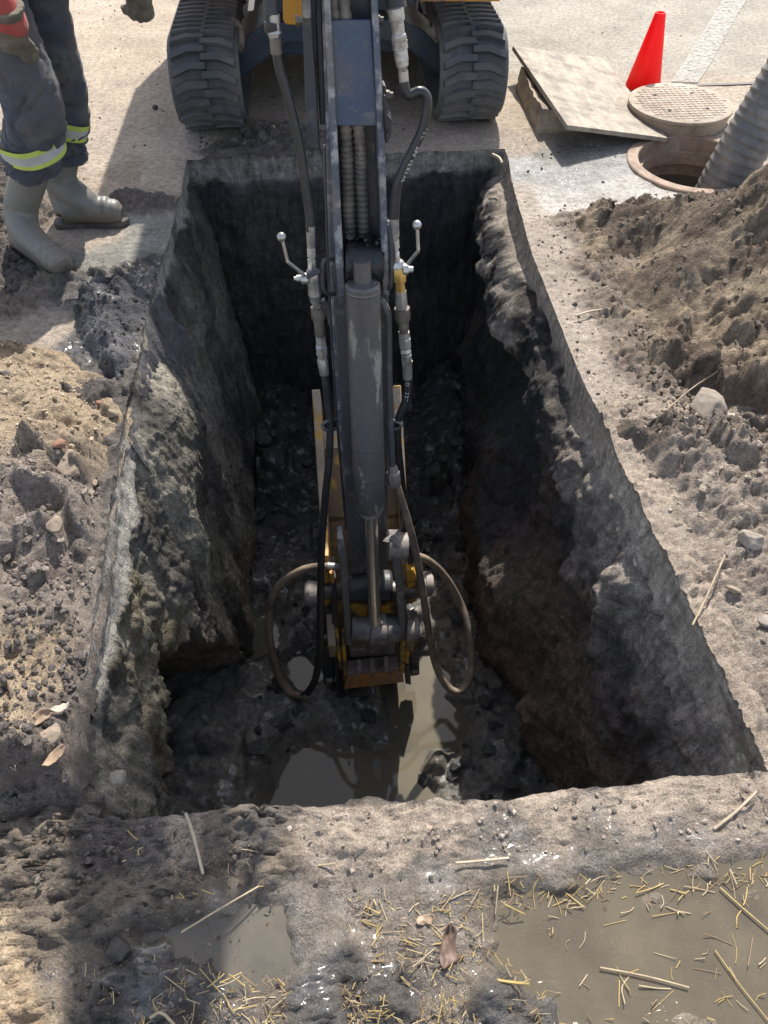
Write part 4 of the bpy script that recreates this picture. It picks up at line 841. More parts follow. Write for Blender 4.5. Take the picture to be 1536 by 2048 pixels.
cross('bucket_pin', M['darksteel'], 634, 842, 1180, 36, -0.03, bucket)
# ---- hydraulics, left run
turned('hose_ferrule', M['hose'], (535, -60), (546, 66), [(0, 29), (0.3, 29), (0.62, 28), (0.64, 30), (0.7, 30), (0.71, 28), (0.8, 28), (0.82, 33), (0.95, 33), (1, 29)], 0.02)
turned('hose_ferrule', M['steel'], (545, 62), (551, 80), [(0, 25), (1, 20)], 0.02, n=12)
turned('hose_ferrule', M['steel'], (546, 28), (548, 66), [(0, 27), (0.8, 27), (1, 31)], 0.022)
turned('hose_ferrule', M['darksteel'], (550, 74), (553, 108), [(0, 22), (0.3, 23), (1, 23)], 0.02)
hose('hydraulic_hose', M['hose'], [(552, 98), (560, 140), (572, 180), (590, 250), (602, 310), (612, 380), (619, 430), (621, 462)], 19, 0.02)
turned('hose_ferrule', M['steel'], (621, 451), (622, 495), [(0, 19), (0.8, 18), (0.82, 17), (1, 16)], 0.02)
turned('fitting_nut', M['steel'], (622, 494), (624, 545), [(0, 14), (0.05, 19), (0.35, 19), (0.36, 14), (0.5, 14), (0.5, 18), (0.8, 18), (0.8, 15), (1, 15)], 0.02, n=6)
vl = turned('ball_valve', M['steel'], (624, 540), (631, 606), [(0, 22), (0.1, 26), (0.3, 27), (0.34, 24), (0.75, 26), (0.78, 23), (1, 19)], 0.025, n=8)
hose('valve_lever', M['steel'], [(563, 475, 0.06), (566, 484, 0.06), (574, 518, 0.06), (577, 525, 0.06), (590, 535, 0.05), (606, 548, 0.04), (612, 556, 0.03)], 7, 0.05, vl, 6, 10)
bl = MB(); c_ = A(563, 474, 0.06); bl.lathe(c_-AD*0.012, c_+AD*0.012, [(0.0, 0.002), (0.12, 0.0075), (0.3, 0.0105), (0.5, 0.012), (0.7, 0.0105), (0.88, 0.0075), (1, 0.002)], 16); bl.build('lever_ball', M['steel'], vl, True, 80)
cross('valve_stem', M['steel'], 588, 616, 557, 16, 0.03, vl, [(0, 8), (0.2, 8), (0.2, 14), (0.5, 14), (0.5, 22), (1, 22)], n=10)
turned('knurled_ring', M['darksteel'], (635, 603), (637, 640), [(0, 18), (0.3, 20), (0.32, 29), (0.88, 29), (0.9, 24), (1, 24)], 0.025)
turned('check_valve', M['darksteel'], (637, 636), (641, 676), [(0, 21), (0.8, 21), (0.85, 17), (1, 17)], 0.025)
turned('fitting_nut', M['steel'], (641, 672), (645, 722), [(0, 16), (0.05, 22), (0.3, 22), (0.32, 17), (0.4, 25), (0.7, 25), (0.72, 20), (1, 20)], 0.025, n=6)
turned('hose_ferrule', M['steel'], (644, 716), (649, 748), [(0, 18), (0.15, 22), (1, 19)], 0.025)
hose('hydraulic_hose', M['hose'], [(648, 740), (655, 800), (660, 850, 0.035), (658, 920, 0.05), (650, 1000, 0.07), (643, 1100, 0.09), (641, 1200, 0.10), (640, 1290, 0.10), (630, 1360, 0.09), (606, 1392, 0.07), (580, 1385, 0.03), (555, 1345, 0.0), (540, 1280, -0.02), (540, 1215, -0.03), (560, 1170, -0.03), (600, 1142, -0.02), (640, 1133, 0.0), (672, 1134, 0.01)], 15, 0.025)
hose('hydraulic_hose', M['hosemud'], [(616, 1388, 0.083), (606, 1392, 0.07), (580, 1385, 0.03), (555, 1345, 0.0), (540, 1280, -0.02), (540, 1215, -0.03), (560, 1170, -0.03), (600, 1142, -0.02), (640, 1133, 0.0), (672, 1134, 0.01)], 16, 0.025)
turned('hose_ferrule', M['steel'], (654, 1132), (682, 1135), [(0, 17), (0.7, 17), (1, 13)], 0.01)
# right run
turned('hose_ferrule', M['hose'], (778, -60), (793, 18), [(0, 44), (0.7, 44), (1, 42)], 0.0)
turned('quick_coupling', M['steel'], (791, 14), (805, 132), [(0, 24), (0.02, 33), (0.22, 31), (0.23, 26), (0.44, 25), (0.46, 29), (0.50, 29), (0.50, 31), (0.56, 29), (0.56, 32), (0.62, 30), (0.7, 31), (0.71, 27), (0.9, 27), (0.91, 25), (1, 24)], 0.015)
turned('fitting_nut', M['muddy'], (805, 128), (806, 145), [(0, 22), (0.5, 20), (1, 18)], 0.015, n=6)
turned('hose_ferrule', M['steel'], (806, 142), (809, 172), [(0, 20), (0.9, 19), (1, 18)], 0.015)
HR = [(808, 164), (811, 182), (818, 190), (828, 187), (838, 183), (848, 187), (854, 200), (852, 228), (844, 260), (828, 295), (808, 335), (795, 370), (790, 405), (788, 440)]
hose('hydraulic_hose', M['hose'], HR, 20, 0.02)
turned('hose_ferrule', M['muddy'], (788, 436), (789, 482), [(0, 20), (0.8, 20), (0.82, 17), (1, 17)], 0.02)
turned('fitting_nut', M['steel'], (789, 480), (793, 528), [(0, 20), (0.3, 20), (0.32, 15), (0.5, 14), (0.52, 17), (1, 17)], 0.02, n=6)
vr = turned('ball_valve', M['steel'], (795, 522), (798, 545), [(0, 22), (0.3, 30), (0.8, 30), (1, 26)], 0.02, n=8)
hose('valve_lever', M['steel'], [(835, 452, 0.06), (835, 462, 0.06), (836, 492, 0.06), (836, 502, 0.06), (826, 515, 0.05), (815, 528, 0.04)], 7.5, 0.05, vr, 6, 10)
bl = MB(); c_ = A(834, 450, 0.06); bl.lathe(c_-AD*0.012, c_+AD*0.012, [(0.0, 0.002), (0.12, 0.0075), (0.3, 0.0105), (0.5, 0.012), (0.7, 0.0105), (0.88, 0.0075), (1, 0.002)], 16); bl.build('lever_ball', M['steel'], vr, True, 80)
cross('valve_stem', M['steel'], 806, 826, 539, 20, 0.03, vr, [(0, 22), (0.5, 22), (0.5, 14), (1, 12)], n=10)
turned('brass_elbow', M['brass'], (799, 536), (801, 582), [(0, 24), (0.05, 27), (0.55, 27), (0.6, 20), (1, 21)], 0.028, n=6)
turned('fitting_nut', M['steel'], (801, 580), (804, 620), [(0, 20), (0.05, 23), (0.9, 24), (1, 22)], 0.025, n=8)
turned('knurled_ring', M['darksteel'], (804, 616), (806, 642), [(0, 31), (0.8, 31), (0.82, 28), (1, 27)], 0.025)
turned('check_valve', M['darksteel'], (806, 640), (808, 668), [(0, 18), (0.3, 21), (0.6, 21), (1, 16)], 0.025)
turned('fitting_nut', M['steel'], (808, 664), (814, 728), [(0, 24), (0.15, 24), (0.17, 19), (0.2, 26), (0.45, 26), (0.5, 20), (0.6, 24), (0.68, 19), (0.7, 23), (1, 23)], 0.025, n=6)
turned('hose_ferrule', M['steel'], (814, 722), (815, 756), [(0, 22), (0.2, 20), (1, 19)], 0.025)
H2 = [(815, 748), (816, 775), (811, 803), (800, 830), (795, 850, 0.0), (795, 890, -0.02), (800, 940, -0.03), (806, 1000, -0.03), (812, 1080, -0.02), (822, 1120, -0.02)]
hose('hydraulic_hose', M['hose'], H2, 17, 0.02)
hose('steel_line', M['blue'], [(752, 598, 0.0), (764, 603, 0.01), (774, 622, 0.015), (777, 655, 0.015), (778, 760), (782, 880), (785, 950)], 14, 0.015)
turned('line_elbow', M['muddy'], (785, 932), (789, 972), [(0, 18), (0.25, 22), (0.3, 27), (0.85, 27), (1, 20)], 0.02, n=8)
hose('hydraulic_hose', M['hosemud'], [(790, 960, 0.02), (800, 990, 0.03), (826, 1080, 0.06), (845, 1180, 0.09), (858, 1265, 0.10), (872, 1330, 0.13), (893, 1372, 0.16), (917, 1382, 0.17), (937, 1362, 0.15), (944, 1320, 0.10), (938, 1260, 0.03), (918, 1200, -0.05), (888, 1150, -0.05), (855, 1120, -0.04), (828, 1110, -0.03)], 15, 0.025)
for pts_ in ([(672, 838, 0.0), (655, 842, 0.045), (645, 850, 0.05), (652, 860, 0.05), (672, 858, 0.0)], [(775, 838, 0.0), (790, 842, 0.02), (803, 848, 0.03), (796, 856, 0.02), (776, 858, 0.0)]):
    hose('hose_clamp', M['blue'], pts_, 7, 0.02, n=8)
for pts_ in ([(668, 518, 0.0), (652, 520, 0.02), (645, 532, 0.03), (646, 575, 0.03), (654, 586, 0.02), (670, 588, 0.0)], [(770, 470, 0.0), (776, 452, 0.02), (782, 480, 0.03), (783, 560, 0.03), (776, 578, 0.02), (766, 580, 0.0)]):
    hose('hose_bracket', M['dark'], pts_, 9, 0.02, n=8)
plate('hose_bracket', M['steel'], [(768, 438), (780, 446), (787, 455), (786, 472), (772, 470)], 0.02, 0.02)
plate('hose_bracket', M['dark'], [(612, 548), (640, 540), (642, 548), (614, 560)], 0.05, 0.012)
plate('hose_bracket', M['blue'], [(643, 603), (650, 600), (662, 622), (660, 660), (655, 640)], 0.0, 0.02)
# white lettering along the right hose
lm, lt, lb = new_mat('white_hose_lettering'); lb.inputs['Base Color'].default_value = (0.62, 0.62, 0.58, 1); lb.inputs['Roughness'].default_value = 0.6
def letter(txt, path_px, off, size_px, side_px, hw):
    """each character laid on the hose surface along its length"""
    S_ = spline([A(x, y, off) for x, y in path_px], 10); S_ = np.array(S_); seg_ = np.linalg.norm(np.diff(S_, axis=0), axis=1); cum = np.concatenate([[0], np.cumsum(seg_)])
    VV = []; FF = []; pos = 0.0; n = 0
    step = rad(S_[0], size_px)*2
    for ch in txt:
        if pos > cum[-1]: break
        if ch != ' ':
            cu = bpy.data.curves.new('g', 'FONT'); cu.body = ch; cu.size = 1.0; cu.resolution_u = 2; ob = bpy.data.objects.new('g', cu); COL.objects.link(ob)
            bpy.context.view_layer.update(); me = bpy.data.meshes.new_from_object(ob.evaluated_get(bpy.context.evaluated_depsgraph_get()))
            c_ = np.array([np.interp(pos, cum, S_[:, k]) for k in range(3)]); d_ = np.array([np.interp(pos+0.004, cum, S_[:, k]) for k in range(3)])-c_; d_ /= np.linalg.norm(d_)
            u_ = np.cross(d_, AN); u_ /= np.linalg.norm(u_); r_ = rad(c_, hw); sc = step*1.25
            for v in me.vertices:
                y_ = (v.co.y-0.35)*sc*1.1+side_px*r_; ang_ = max(-1.2, min(1.2, y_/r_))
                VV.append(c_+d_*v.co.x*sc*1.1-u_*math.sin(ang_)*r_*1.03+AN*math.cos(ang_)*r_*1.03)
            for p_ in me.polygons: FF.append(tuple(i+n for i in p_.vertices))
            n = len(VV); bpy.data.objects.remove(ob); bpy.data.curves.remove(cu); bpy.data.meshes.remove(me)
        pos += step*1.0
    return mesh_obj('hose_lettering', VV, FF, lm, EX, False)
letter('ISO11237', [(849, 252), (840, 268), (822, 306)], 0.02, 7.5, 0.62, 20)
letter('UNIVERSAL', [(831, 290), (812, 328), (799, 362), (794, 390), (791, 425)], 0.02, 8.5, 0.62, 20)
letter('O11237', [(815.5, 760), (816, 776), (811, 803), (800, 830)], 0.02, 8, -0.2, 17)
# ================================================================== MANHOLE, COVER, BOARD, CONE, SUCTION HOSE
M['iron'] = worn('rusty_cast_iron', (0.30, 0.205, 0.145), (0.20, 0.15, 0.115), 0.75, 0.0, 0.42, 0.62, 16, 0.002, (0.38, 0.31, 0.24))
M['ironl'] = worn('dusty_cast_iron', (0.33, 0.265, 0.205), (0.23, 0.175, 0.13), 0.75, 0.0, 0.45, 0.65, 14, 0.002, (0.42, 0.36, 0.29))
mh_ = thing('manhole', 'open round manhole with rusty stepped cast iron ring', 'manhole', (MHC[0], MHC[1], 0))
mb = MB()
prof_ = [(-0.03, MHR+0.055), (0.008, MHR+0.05), (0.012, MHR+0.045), (0.012, MHR+0.004), (0.008, MHR), (-0.045, MHR-0.004), (-0.047, MHR-0.028), (-0.10, MHR-0.032), (-0.102, MHR-0.012), (-0.16, MHR-0.010)]
n = 64; v = []; f = []
for z_, r_ in prof_:
    for k in range(n): v.append((MHC[0]+r_*math.cos(2*math.pi*k/n), MHC[1]+r_*math.sin(2*math.pi*k/n), z_))
for i in range(len(prof_)-1):
    for k in range(n): f.append((i*n+k, i*n+(k+1) % n, (i+1)*n+(k+1) % n, (i+1)*n+k))
mb.add(v, f); mb.build('manhole_ring', M['iron'], mh_, True, 30)
mb = MB(); v = []; f = []
for z_, r_ in [(-0.16, MHR-0.012), (-1.5, MHR+0.06), (-1.6, 0.0)]:
    for k in range(n): v.append((MHC[0]+r_*math.cos(2*math.pi*k/n), MHC[1]+r_*math.sin(2*math.pi*k/n), z_))
for i in range(2):
    for k in range(n): f.append((i*n+k, i*n+(k+1) % n, (i+1)*n+(k+1) % n, (i+1)*n+k))
mb.add(v, f); mb.build('shaft_wall', worn('dark_shaft_concrete', (0.10, 0.085, 0.06), (0.06, 0.055, 0.045), 0.8), mh_)
# cover lying on the paving
LC = np.array([1.735, 3.70]); LR = 0.245; LT = 0.078
cv = thing('manhole_cover', 'round cast iron manhole cover with raised studs lying on the paving', 'manhole cover', (LC[0], LC[1], 0.0))
mb = MB(); mb.lathe((LC[0], LC[1], 0.004), (LC[0], LC[1], LT), [(0, LR-0.02), (0.02, LR-0.012), (0.72, LR-0.006), (0.8, LR+0.002), (0.97, LR), (1, LR-0.004)], 72); mb.build('cover_disc', M['ironl'], cv, True, 30)
mb = MB()
for a in range(-8, 9):
    for b in range(-8, 9):
        x_, y_ = a*0.027, b*0.027
        if math.hypot(x_, y_) < LR-0.028 and min(math.hypot(x_-p, y_-q) for p, q in ((0.09, 0.1), (-0.1, 0.09), (-0.09, -0.1), (0.1, -0.09))) > 0.017:
            hx, hy = (0.0095, 0.0062) if (a+b) % 2 else (0.0095, 0.0062)
            mb.prism([(LC[0]+x_+s_*hx, LC[1]+y_+t_*hy, LT) for s_, t_ in ((-1, -1), (1, -1), (1, 1), (-1, 1))], (0, 0, 0.0022))
mb.build('raised_stud_pattern', M['ironl'], cv, False)
mb = MB()
for p, q in ((0.09, 0.1), (-0.1, 0.09), (-0.09, -0.1), (0.1, -0.09)): mb.lathe((LC[0]+p, LC[1]+q, LT-0.01), (LC[0]+p, LC[1]+q, LT+0.0012), [(0, 0.010), (1, 0.010)], 14)
mb.build('pick_hole', worn('black_hole', (0.012, 0.011, 0.01), (0.01, 0.01, 0.01), 0.9), cv)
# plywood board propped on a concrete lump
wm, wt_, wb = new_mat('weathered_plywood'); co = coords(wt_)
mp = wt_.nodes.new('ShaderNodeMapping'); mp.inputs['Scale'].default_value = (22, 2.2, 2); mp.inputs['Rotation'].default_value = (0, 0, 0.1); wt_.links.new(co, mp.inputs[0])
n1 = noise(wt_, mp.outputs[0], 1.6, 8, 0.65); n2 = noise(wt_, co, 9, 7, 0.7)
c_ = mixc(wt_, ramp(wt_, n1, 0.35, 0.65), (0.40, 0.35, 0.275), (0.29, 0.25, 0.195)); c_ = mixc(wt_, ramp(wt_, n2, 0.46, 0.66), c_, (0.17, 0.14, 0.115)); c_ = mixc(wt_, ramp(wt_, noise(wt_, co, 60, 3), 0.62, 0.7), c_, (0.10, 0.085, 0.07))
wt_.links.new(c_, wb.inputs['Base Color']); wb.inputs['Roughness'].default_value = 0.85; bump(wt_, n1, wb, 0.4, 0.002)
pc = [G(1026, 91, 0.155), G(1207, 116, 0.03), G(1335, 276, 0.022), G(1135, 250, 0.135)]
mb = MB(); nn = np.cross(pc[1]-pc[0], pc[3]-pc[0]); nn /= np.linalg.norm(nn); nn = nn if nn[2] > 0 else -nn
mb.prism(pc, -nn*0.020); pb = mb.build('plywood_board', wm, None, False); bev(pb, 0.002); tag(pb, 'weathered plywood board propped at a slant on a concrete lump', 'board')
blk = [G(1031, 182), G(1073, 268), G(1180, 262), G(1150, 190)]
mb = MB(); tops = [0.112, 0.112, 0.05, 0.06]
lo_ = [np.array([p[0], p[1], 0.0]) for p in blk]; hi_ = [np.array([p[0]+0.012*(1 if i in (0, 1) else -1), p[1], t_]) for i, (p, t_) in enumerate(zip(blk, tops))]
bmv = bmesh.new(); vv = [bmv.verts.new(p) for p in lo_+hi_]
for q in ((3, 2, 1, 0), (4, 5, 6, 7), (0, 1, 5, 4), (1, 2, 6, 5), (2, 3, 7, 6), (3, 0, 4, 7)): bmv.faces.new([vv[i] for i in q])
bmesh.ops.subdivide_edges(bmv, edges=bmv.edges, cuts=14, use_grid_fill=True)
for v_ in bmv.verts:
    p = np.array([v_.co[:]]); d_ = 0.012*fbm(p, 22, 4, 7)[0]; v_.co += Vector((d_, d_*0.6, d_*1.4)) if p[0, 2] > 0.01 else Vector((0, 0, 0))
me = bpy.data.meshes.new('concrete_lump'); bmv.to_mesh(me); bmv.free(); smooth(me); me.materials.append(worn('broken_concrete', (0.36, 0.30, 0.225), (0.24, 0.2, 0.16), 0.9, 0, 0.45, 0.6, 16, 0.004, (0.15, 0.125, 0.10)))
cl_ = bpy.data.objects.new('concrete_lump', me); COL.objects.link(cl_); autosm(cl_, 40); tag(cl_, 'muddy broken concrete lump holding up the plywood board', 'concrete lump')
# cone
cn, ct, cbs = new_mat('red_cone_plastic'); cbs.inputs['Base Color'].default_value = (0.90, 0.016, 0.014, 1); cbs.inputs['Roughness'].default_value = 0.4; cbs.inputs['Subsurface Weight'].default_value = 0.35; cbs.inputs['Subsurface Radius'].default_value = (0.05, 0.01, 0.01); cbs.inputs['Subsurface Scale'].default_value = 0.3
tb = ct.nodes.new('ShaderNodeBsdfTranslucent'); tb.inputs['Color'].default_value = (0.95, 0.012, 0.012, 1); mxs = ct.nodes.new('ShaderNodeMixShader'); mxs.inputs[0].default_value = 0.45
outn = ct.nodes['Material Output']; ct.links.new(cbs.outputs[0], mxs.inputs[1]); ct.links.new(tb.outputs[0], mxs.inputs[2]); ct.links.new(mxs.outputs[0], outn.inputs['Surface']); cbs.inputs['Subsurface Weight'].default_value = 0.0
base = np.array([1.70, 4.12, 0.0]); CHT = 0.335
cone = thing('traffic_cone', 'bright red traffic cone standing behind the manhole cover', 'traffic cone', base)
mb = MB(); mb.lathe(base+[0, 0, 0.0], base+[0, 0, CHT], [(0, 0.088), (0.02, 0.089), (0.98, 0.027), (1, 0.024), (1, 0.017), (0.9, 0.02)], 40); mb.build('cone_body', cn, cone, True, 40)
# suction hose
sm_, st2, sb = new_mat('grey_suction_hose'); co = coords(st2)
c_ = mixc(st2, ramp(st2, noise(st2, co, 12, 7, 0.7), 0.45, 0.65), (0.13, 0.13, 0.128), (0.24, 0.21, 0.18)); st2.links.new(c_, sb.inputs['Base Color']); sb.inputs['Roughness'].default_value = 0.5; bump(st2, noise(st2, co, 60, 5), sb, 0.4, 0.002)
p0 = np.array([1.72, 3.16, -0.75]); S_ = np.array(spline([p0, (1.73, 3.06, -0.05), (1.885, 3.10, 0.46), (2.08, 3.15, 0.98), (2.55, 3.35, 1.35), (3.2, 3.6, 1.45), (4.2, 4.1, 1.3)], 60))
cum = np.concatenate([[0], np.cumsum(np.linalg.norm(np.diff(S_, axis=0), axis=1))]); ln = np.arange(0, cum[-1], 0.0058); S2 = [np.array([np.interp(s_, cum, S_[:, k]) for k in range(3)]) for s_ in ln]
rr = [0.104+0.0026*(1 if (s_ % 0.034) < 0.012 else -0.7 if (s_ % 0.034) > 0.022 else 0) for s_ in ln]
mb = MB(); mb.tube(S2, rr, 36); sh_ = mb.build('suction_hose', sm_, None, True, 80); tag(sh_, 'thick grey ribbed suction hose hanging into the open manhole', 'hose')
# ================================================================== WORKER
def remeshed(name, parts, mat, parent, vox=0.01, disp=None, smooth_it=4):
    """parts: list of (points, radii) tapered limbs joined into one skin"""
    mb = MB()
    for pts_, rr_ in parts:
        k = 6; S_ = spline(pts_, k); r_ = np.interp(np.linspace(0, len(pts_)-1, len(S_)), range(len(pts_)), rr_); mb.tube(S_, list(r_), 18)
    me = bpy.data.meshes.new('t'); me.from_pydata(mb.v, [], mb.f); me.update(); ob = bpy.data.objects.new('t', me); COL.objects.link(ob)
    md = ob.modifiers.new('r', 'REMESH'); md.mode = 'VOXEL'; md.voxel_size = vox
    m2 = ob.modifiers.new('s', 'SMOOTH'); m2.iterations = smooth_it; m2.factor = 0.5
    bpy.context.view_layer.update(); dg = bpy.context.evaluated_depsgraph_get(); r = bpy.data.meshes.new_from_object(ob.evaluated_get(dg))
    bpy.data.objects.remove(ob)
    n = len(r.vertices); co_ = np.zeros(n*3, np.float32); r.vertices.foreach_get('co', co_); co_ = co_.reshape(-1, 3).astype(float); no = np.zeros(n*3, np.float32); r.vertices.foreach_get('normal', no); no = no.reshape(-1, 3)
    if disp is not None: co_ = co_+no*disp(co_)[:, None]
    org = np.zeros(3); q = parent
    while q is not None: org = org+np.array(q.location); q = q.parent
    r.vertices.foreach_set('co', (co_-org).astype(np.float32).ravel()); r.update(); r.name = name; r.materials.clear(); r.materials.append(mat); smooth(r)
    o = bpy.data.objects.new(name, r); COL.objects.link(o); o.parent = parent; return o
WK = thing('person', 'worker in dark trousers with reflective bands and rubber boots beside the trench', 'person', (-1.05, 2.8, 0.0))
def cloth(name, c1, c2, scale=14):
    m, t, b = new_mat(name); co = coords(t)
    c = mixc(t, ramp(t, noise(t, co, scale, 7, 0.65), 0.42, 0.66), c1, c2); t.links.new(c, b.inputs['Base Color']); b.inputs['Roughness'].default_value = 0.9; b.inputs['Sheen Weight'].default_value = 0.15
    p = bump(t, noise(t, co, 300, 2), b, 0.3, 0.001); bump(t, noise(t, co, 22, 5), b, 0.5, 0.006, p); return m
M['trouser'] = cloth('dirty_navy_cloth', (0.043, 0.050, 0.068), (0.115, 0.103, 0.093), 4.5); M['red'] = cloth('faded_red_cloth', (0.36, 0.055, 0.045), (0.30, 0.085, 0.065)); M['glove'] = cloth('muddy_glove', (0.105, 0.088, 0.062), (0.20, 0.17, 0.125), 22); M['skin'] = cloth('skin', (0.42, 0.26, 0.19), (0.40, 0.24, 0.17))
M['boot'] = worn('khaki_rubber', (0.158, 0.157, 0.143), (0.20, 0.185, 0.155), 0.5, 0, 0.42, 0.66, 7, 0.0006, (0.24, 0.205, 0.165)); _m, _t = M['boot'], M['boot'].node_tree; _b = _t.nodes['Principled BSDF']; _src = _b.inputs['Base Color'].links[0].from_socket
_co = _t.nodes.new('ShaderNodeTexCoord').outputs['Object']; _sx = _t.nodes.new('ShaderNodeSeparateXYZ'); _t.links.new(_co, _sx.inputs[0]); _ad = _t.nodes.new('ShaderNodeMath'); _ad.operation = 'MULTIPLY_ADD'; _t.links.new(noise(_t, _co, 24, 6, 0.7), _ad.inputs[0]); _ad.inputs[1].default_value = -0.16; _t.links.new(_sx.outputs[2], _ad.inputs[2])
_t.links.new(mixc(_t, ramp(_t, _ad.outputs[0], -0.05, 0.02, 0.85, 0.0), _src, (0.12, 0.10, 0.08)), _b.inputs['Base Color'])
M['sole'] = worn('dark_boot_sole', (0.055, 0.048, 0.042), (0.12, 0.10, 0.085), 0.8, 0, 0.45, 0.6, 14, 0.001); M['lime'] = cloth('lime_band', (0.52, 0.62, 0.10), (0.44, 0.47, 0.12)); M['silver'] = cloth('silver_band', (0.46, 0.46, 0.44), (0.36, 0.34, 0.31)); M['cap'] = worn('white_helmet', (0.7, 0.68, 0.6), (0.6, 0.56, 0.5), 0.4)
V3 = lambda *a: np.array(a, float)
nA = V3(-1.135, 2.715, 0.10); fA = V3(-1.03, 2.935, 0.10)           # ankles
nKn = PY(68, 215, 2.66); fKn = PY(128, 180, 2.94); nTop = PY(66, 330, 2.70); fTop = PY(131, 300, 2.94)
hipN = V3(-0.985, 2.74, 0.86); hipF = V3(-0.90, 2.92, 0.86); pel = V3(-0.97, 2.83, 0.98); chest = V3(-1.0, 2.83, 1.34); neck = V3(-0.98, 2.83, 1.52)
def folds(p):
    q = p*np.array([1, 1, 1.0]); low = ss(0.52, 0.30, p[:, 2]); k = ss(0.70, 0.52, p[:, 2])
    cr_ = np.abs(fbm(q*np.array([0.8, 0.8, 1.6])+0.3*fbm(q, 4, 2, 12)[:, None], 9, 2, 8)); return 0.010*fbm(q*np.array([0.6, 0.6, 1.8]), 13, 3, 3)-0.011*ss(0.12, 0.0, cr_)*(0.5+0.6*k)+0.004+0.012*low*np.abs(np.sin(p[:, 2]*55+3*fbm(q, 5, 2, 9)))
remeshed('trousers', [([nTop+V3(0, 0, -0.035), nTop+V3(0, 0, 0.03), nTop*0.5+nKn*0.5, nKn, nKn*0.5+hipN*0.5, hipN, pel], [0.070, 0.088, 0.090, 0.092, 0.098, 0.108, 0.12]), ([fTop+V3(0, 0, -0.03), fTop+V3(0, 0, 0.03), fTop*0.5+fKn*0.5, fKn, fKn*0.5+hipF*0.5, hipF, pel], [0.062, 0.076, 0.076, 0.074, 0.085, 0.10, 0.12]),
  ([V3(-0.96, 2.76, 0.93), V3(-0.94, 2.90, 0.93)], [0.13, 0.13]), ([pel, pel+V3(0, 0, 0.1)], [0.15, 0.15])], M['trouser'], WK, 0.009, folds)
sN = V3(-0.96, 2.63, 1.42); sF = V3(-0.98, 3.04, 1.42); eN = V3(-1.02, 2.56, 1.10); eF = V3(-0.86, 3.06, 1.06); wN = PY(10, 56, 2.60); wF = PY(262, -85, 3.02)
remeshed('jacket', [([pel+V3(0, 0, 0.0), pel+V3(0, 0, 0.12), chest, neck+V3(0, 0, -0.04)], [0.155, 0.15, 0.165, 0.09]), ([sN, sF], [0.085, 0.085]), ([sN, eN, wN+V3(-0.0, 0, 0.05), wN], [0.085, 0.068, 0.064, 0.064]), ([sF, eF, wF], [0.085, 0.065, 0.05])], M['red'], WK, 0.011, lambda p: 0.008*fbm(p, 16, 3, 5))
remeshed('body', [([neck+V3(0, 0, -0.1), neck, neck+V3(0.02, 0, 0.07)], [0.06, 0.058, 0.056]), ([neck+V3(0.02, 0, 0.08), neck+V3(0.03, 0, 0.16), neck+V3(0.03, 0, 0.23)], [0.072, 0.088, 0.07]), ([neck+V3(0.10, 0, 0.155), neck+V3(0.135, 0, 0.125)], [0.016, 0.015]), ([neck+V3(0.03, -0.09, 0.14), neck+V3(0.03, -0.095, 0.16)], [0.02, 0.02]), ([neck+V3(0.03, 0.09, 0.14), neck+V3(0.03, 0.095, 0.16)], [0.02, 0.02]), ([chest, neck], [0.09, 0.06])], M['skin'], WK, 0.007)
mb = MB(); hc = neck+V3(0.03, 0, 0.20)
mb.lathe(hc, hc+V3(0, 0, 0.12), [(0, 0.135), (0.08, 0.135), (0.1, 0.112), (0.4, 0.108), (0.7, 0.085), (0.92, 0.045), (1, 0.01)], 32); mb.build('helmet', M['cap'], WK, True, 50)
def glove(w, d, side):
    """closed work glove: palm with four curled fingers and a thumb"""
    d = d/np.linalg.norm(d); f = V3(0.8, -0.5, 0.0); f = f-d*np.dot(f, d); f /= np.linalg.norm(f); s_ = np.cross(d, f)*side
    P_ = [([w-d*0.045, w+d*0.005, w+d*0.05, w+d*0.085], [0.060, 0.050, 0.050, 0.040])]
    for k in range(4):
        o_ = f*(0.040-0.026*k); L_ = [0.040, 0.046, 0.043, 0.034][k]
        b = w+d*0.075+o_; P_.append(([b, b+d*L_*0.7, b+d*L_*0.9+s_*0.028, b+d*L_*0.35+s_*0.042], [0.0150, 0.0145, 0.0138, 0.0125]))
    b = w+d*0.025+f*0.042; P_.append(([b-f*0.012, b+d*0.03+f*0.010+s_*0.012, b+d*0.058+f*0.002+s_*0.028], [0.016, 0.0135, 0.011]))
    return remeshed('glove', P_, M['glove'], WK, 0.005, lambda p: 0.004*fbm(p, 40, 3, 6), 4)
glove(PY(12, 38, 2.60), PY(26, 92, 2.62)-PY(14, 50, 2.60), -1)
glove(PY(270, -50, 3.02), PY(278, 30, 3.02)-PY(268, -30, 3.02), 1)
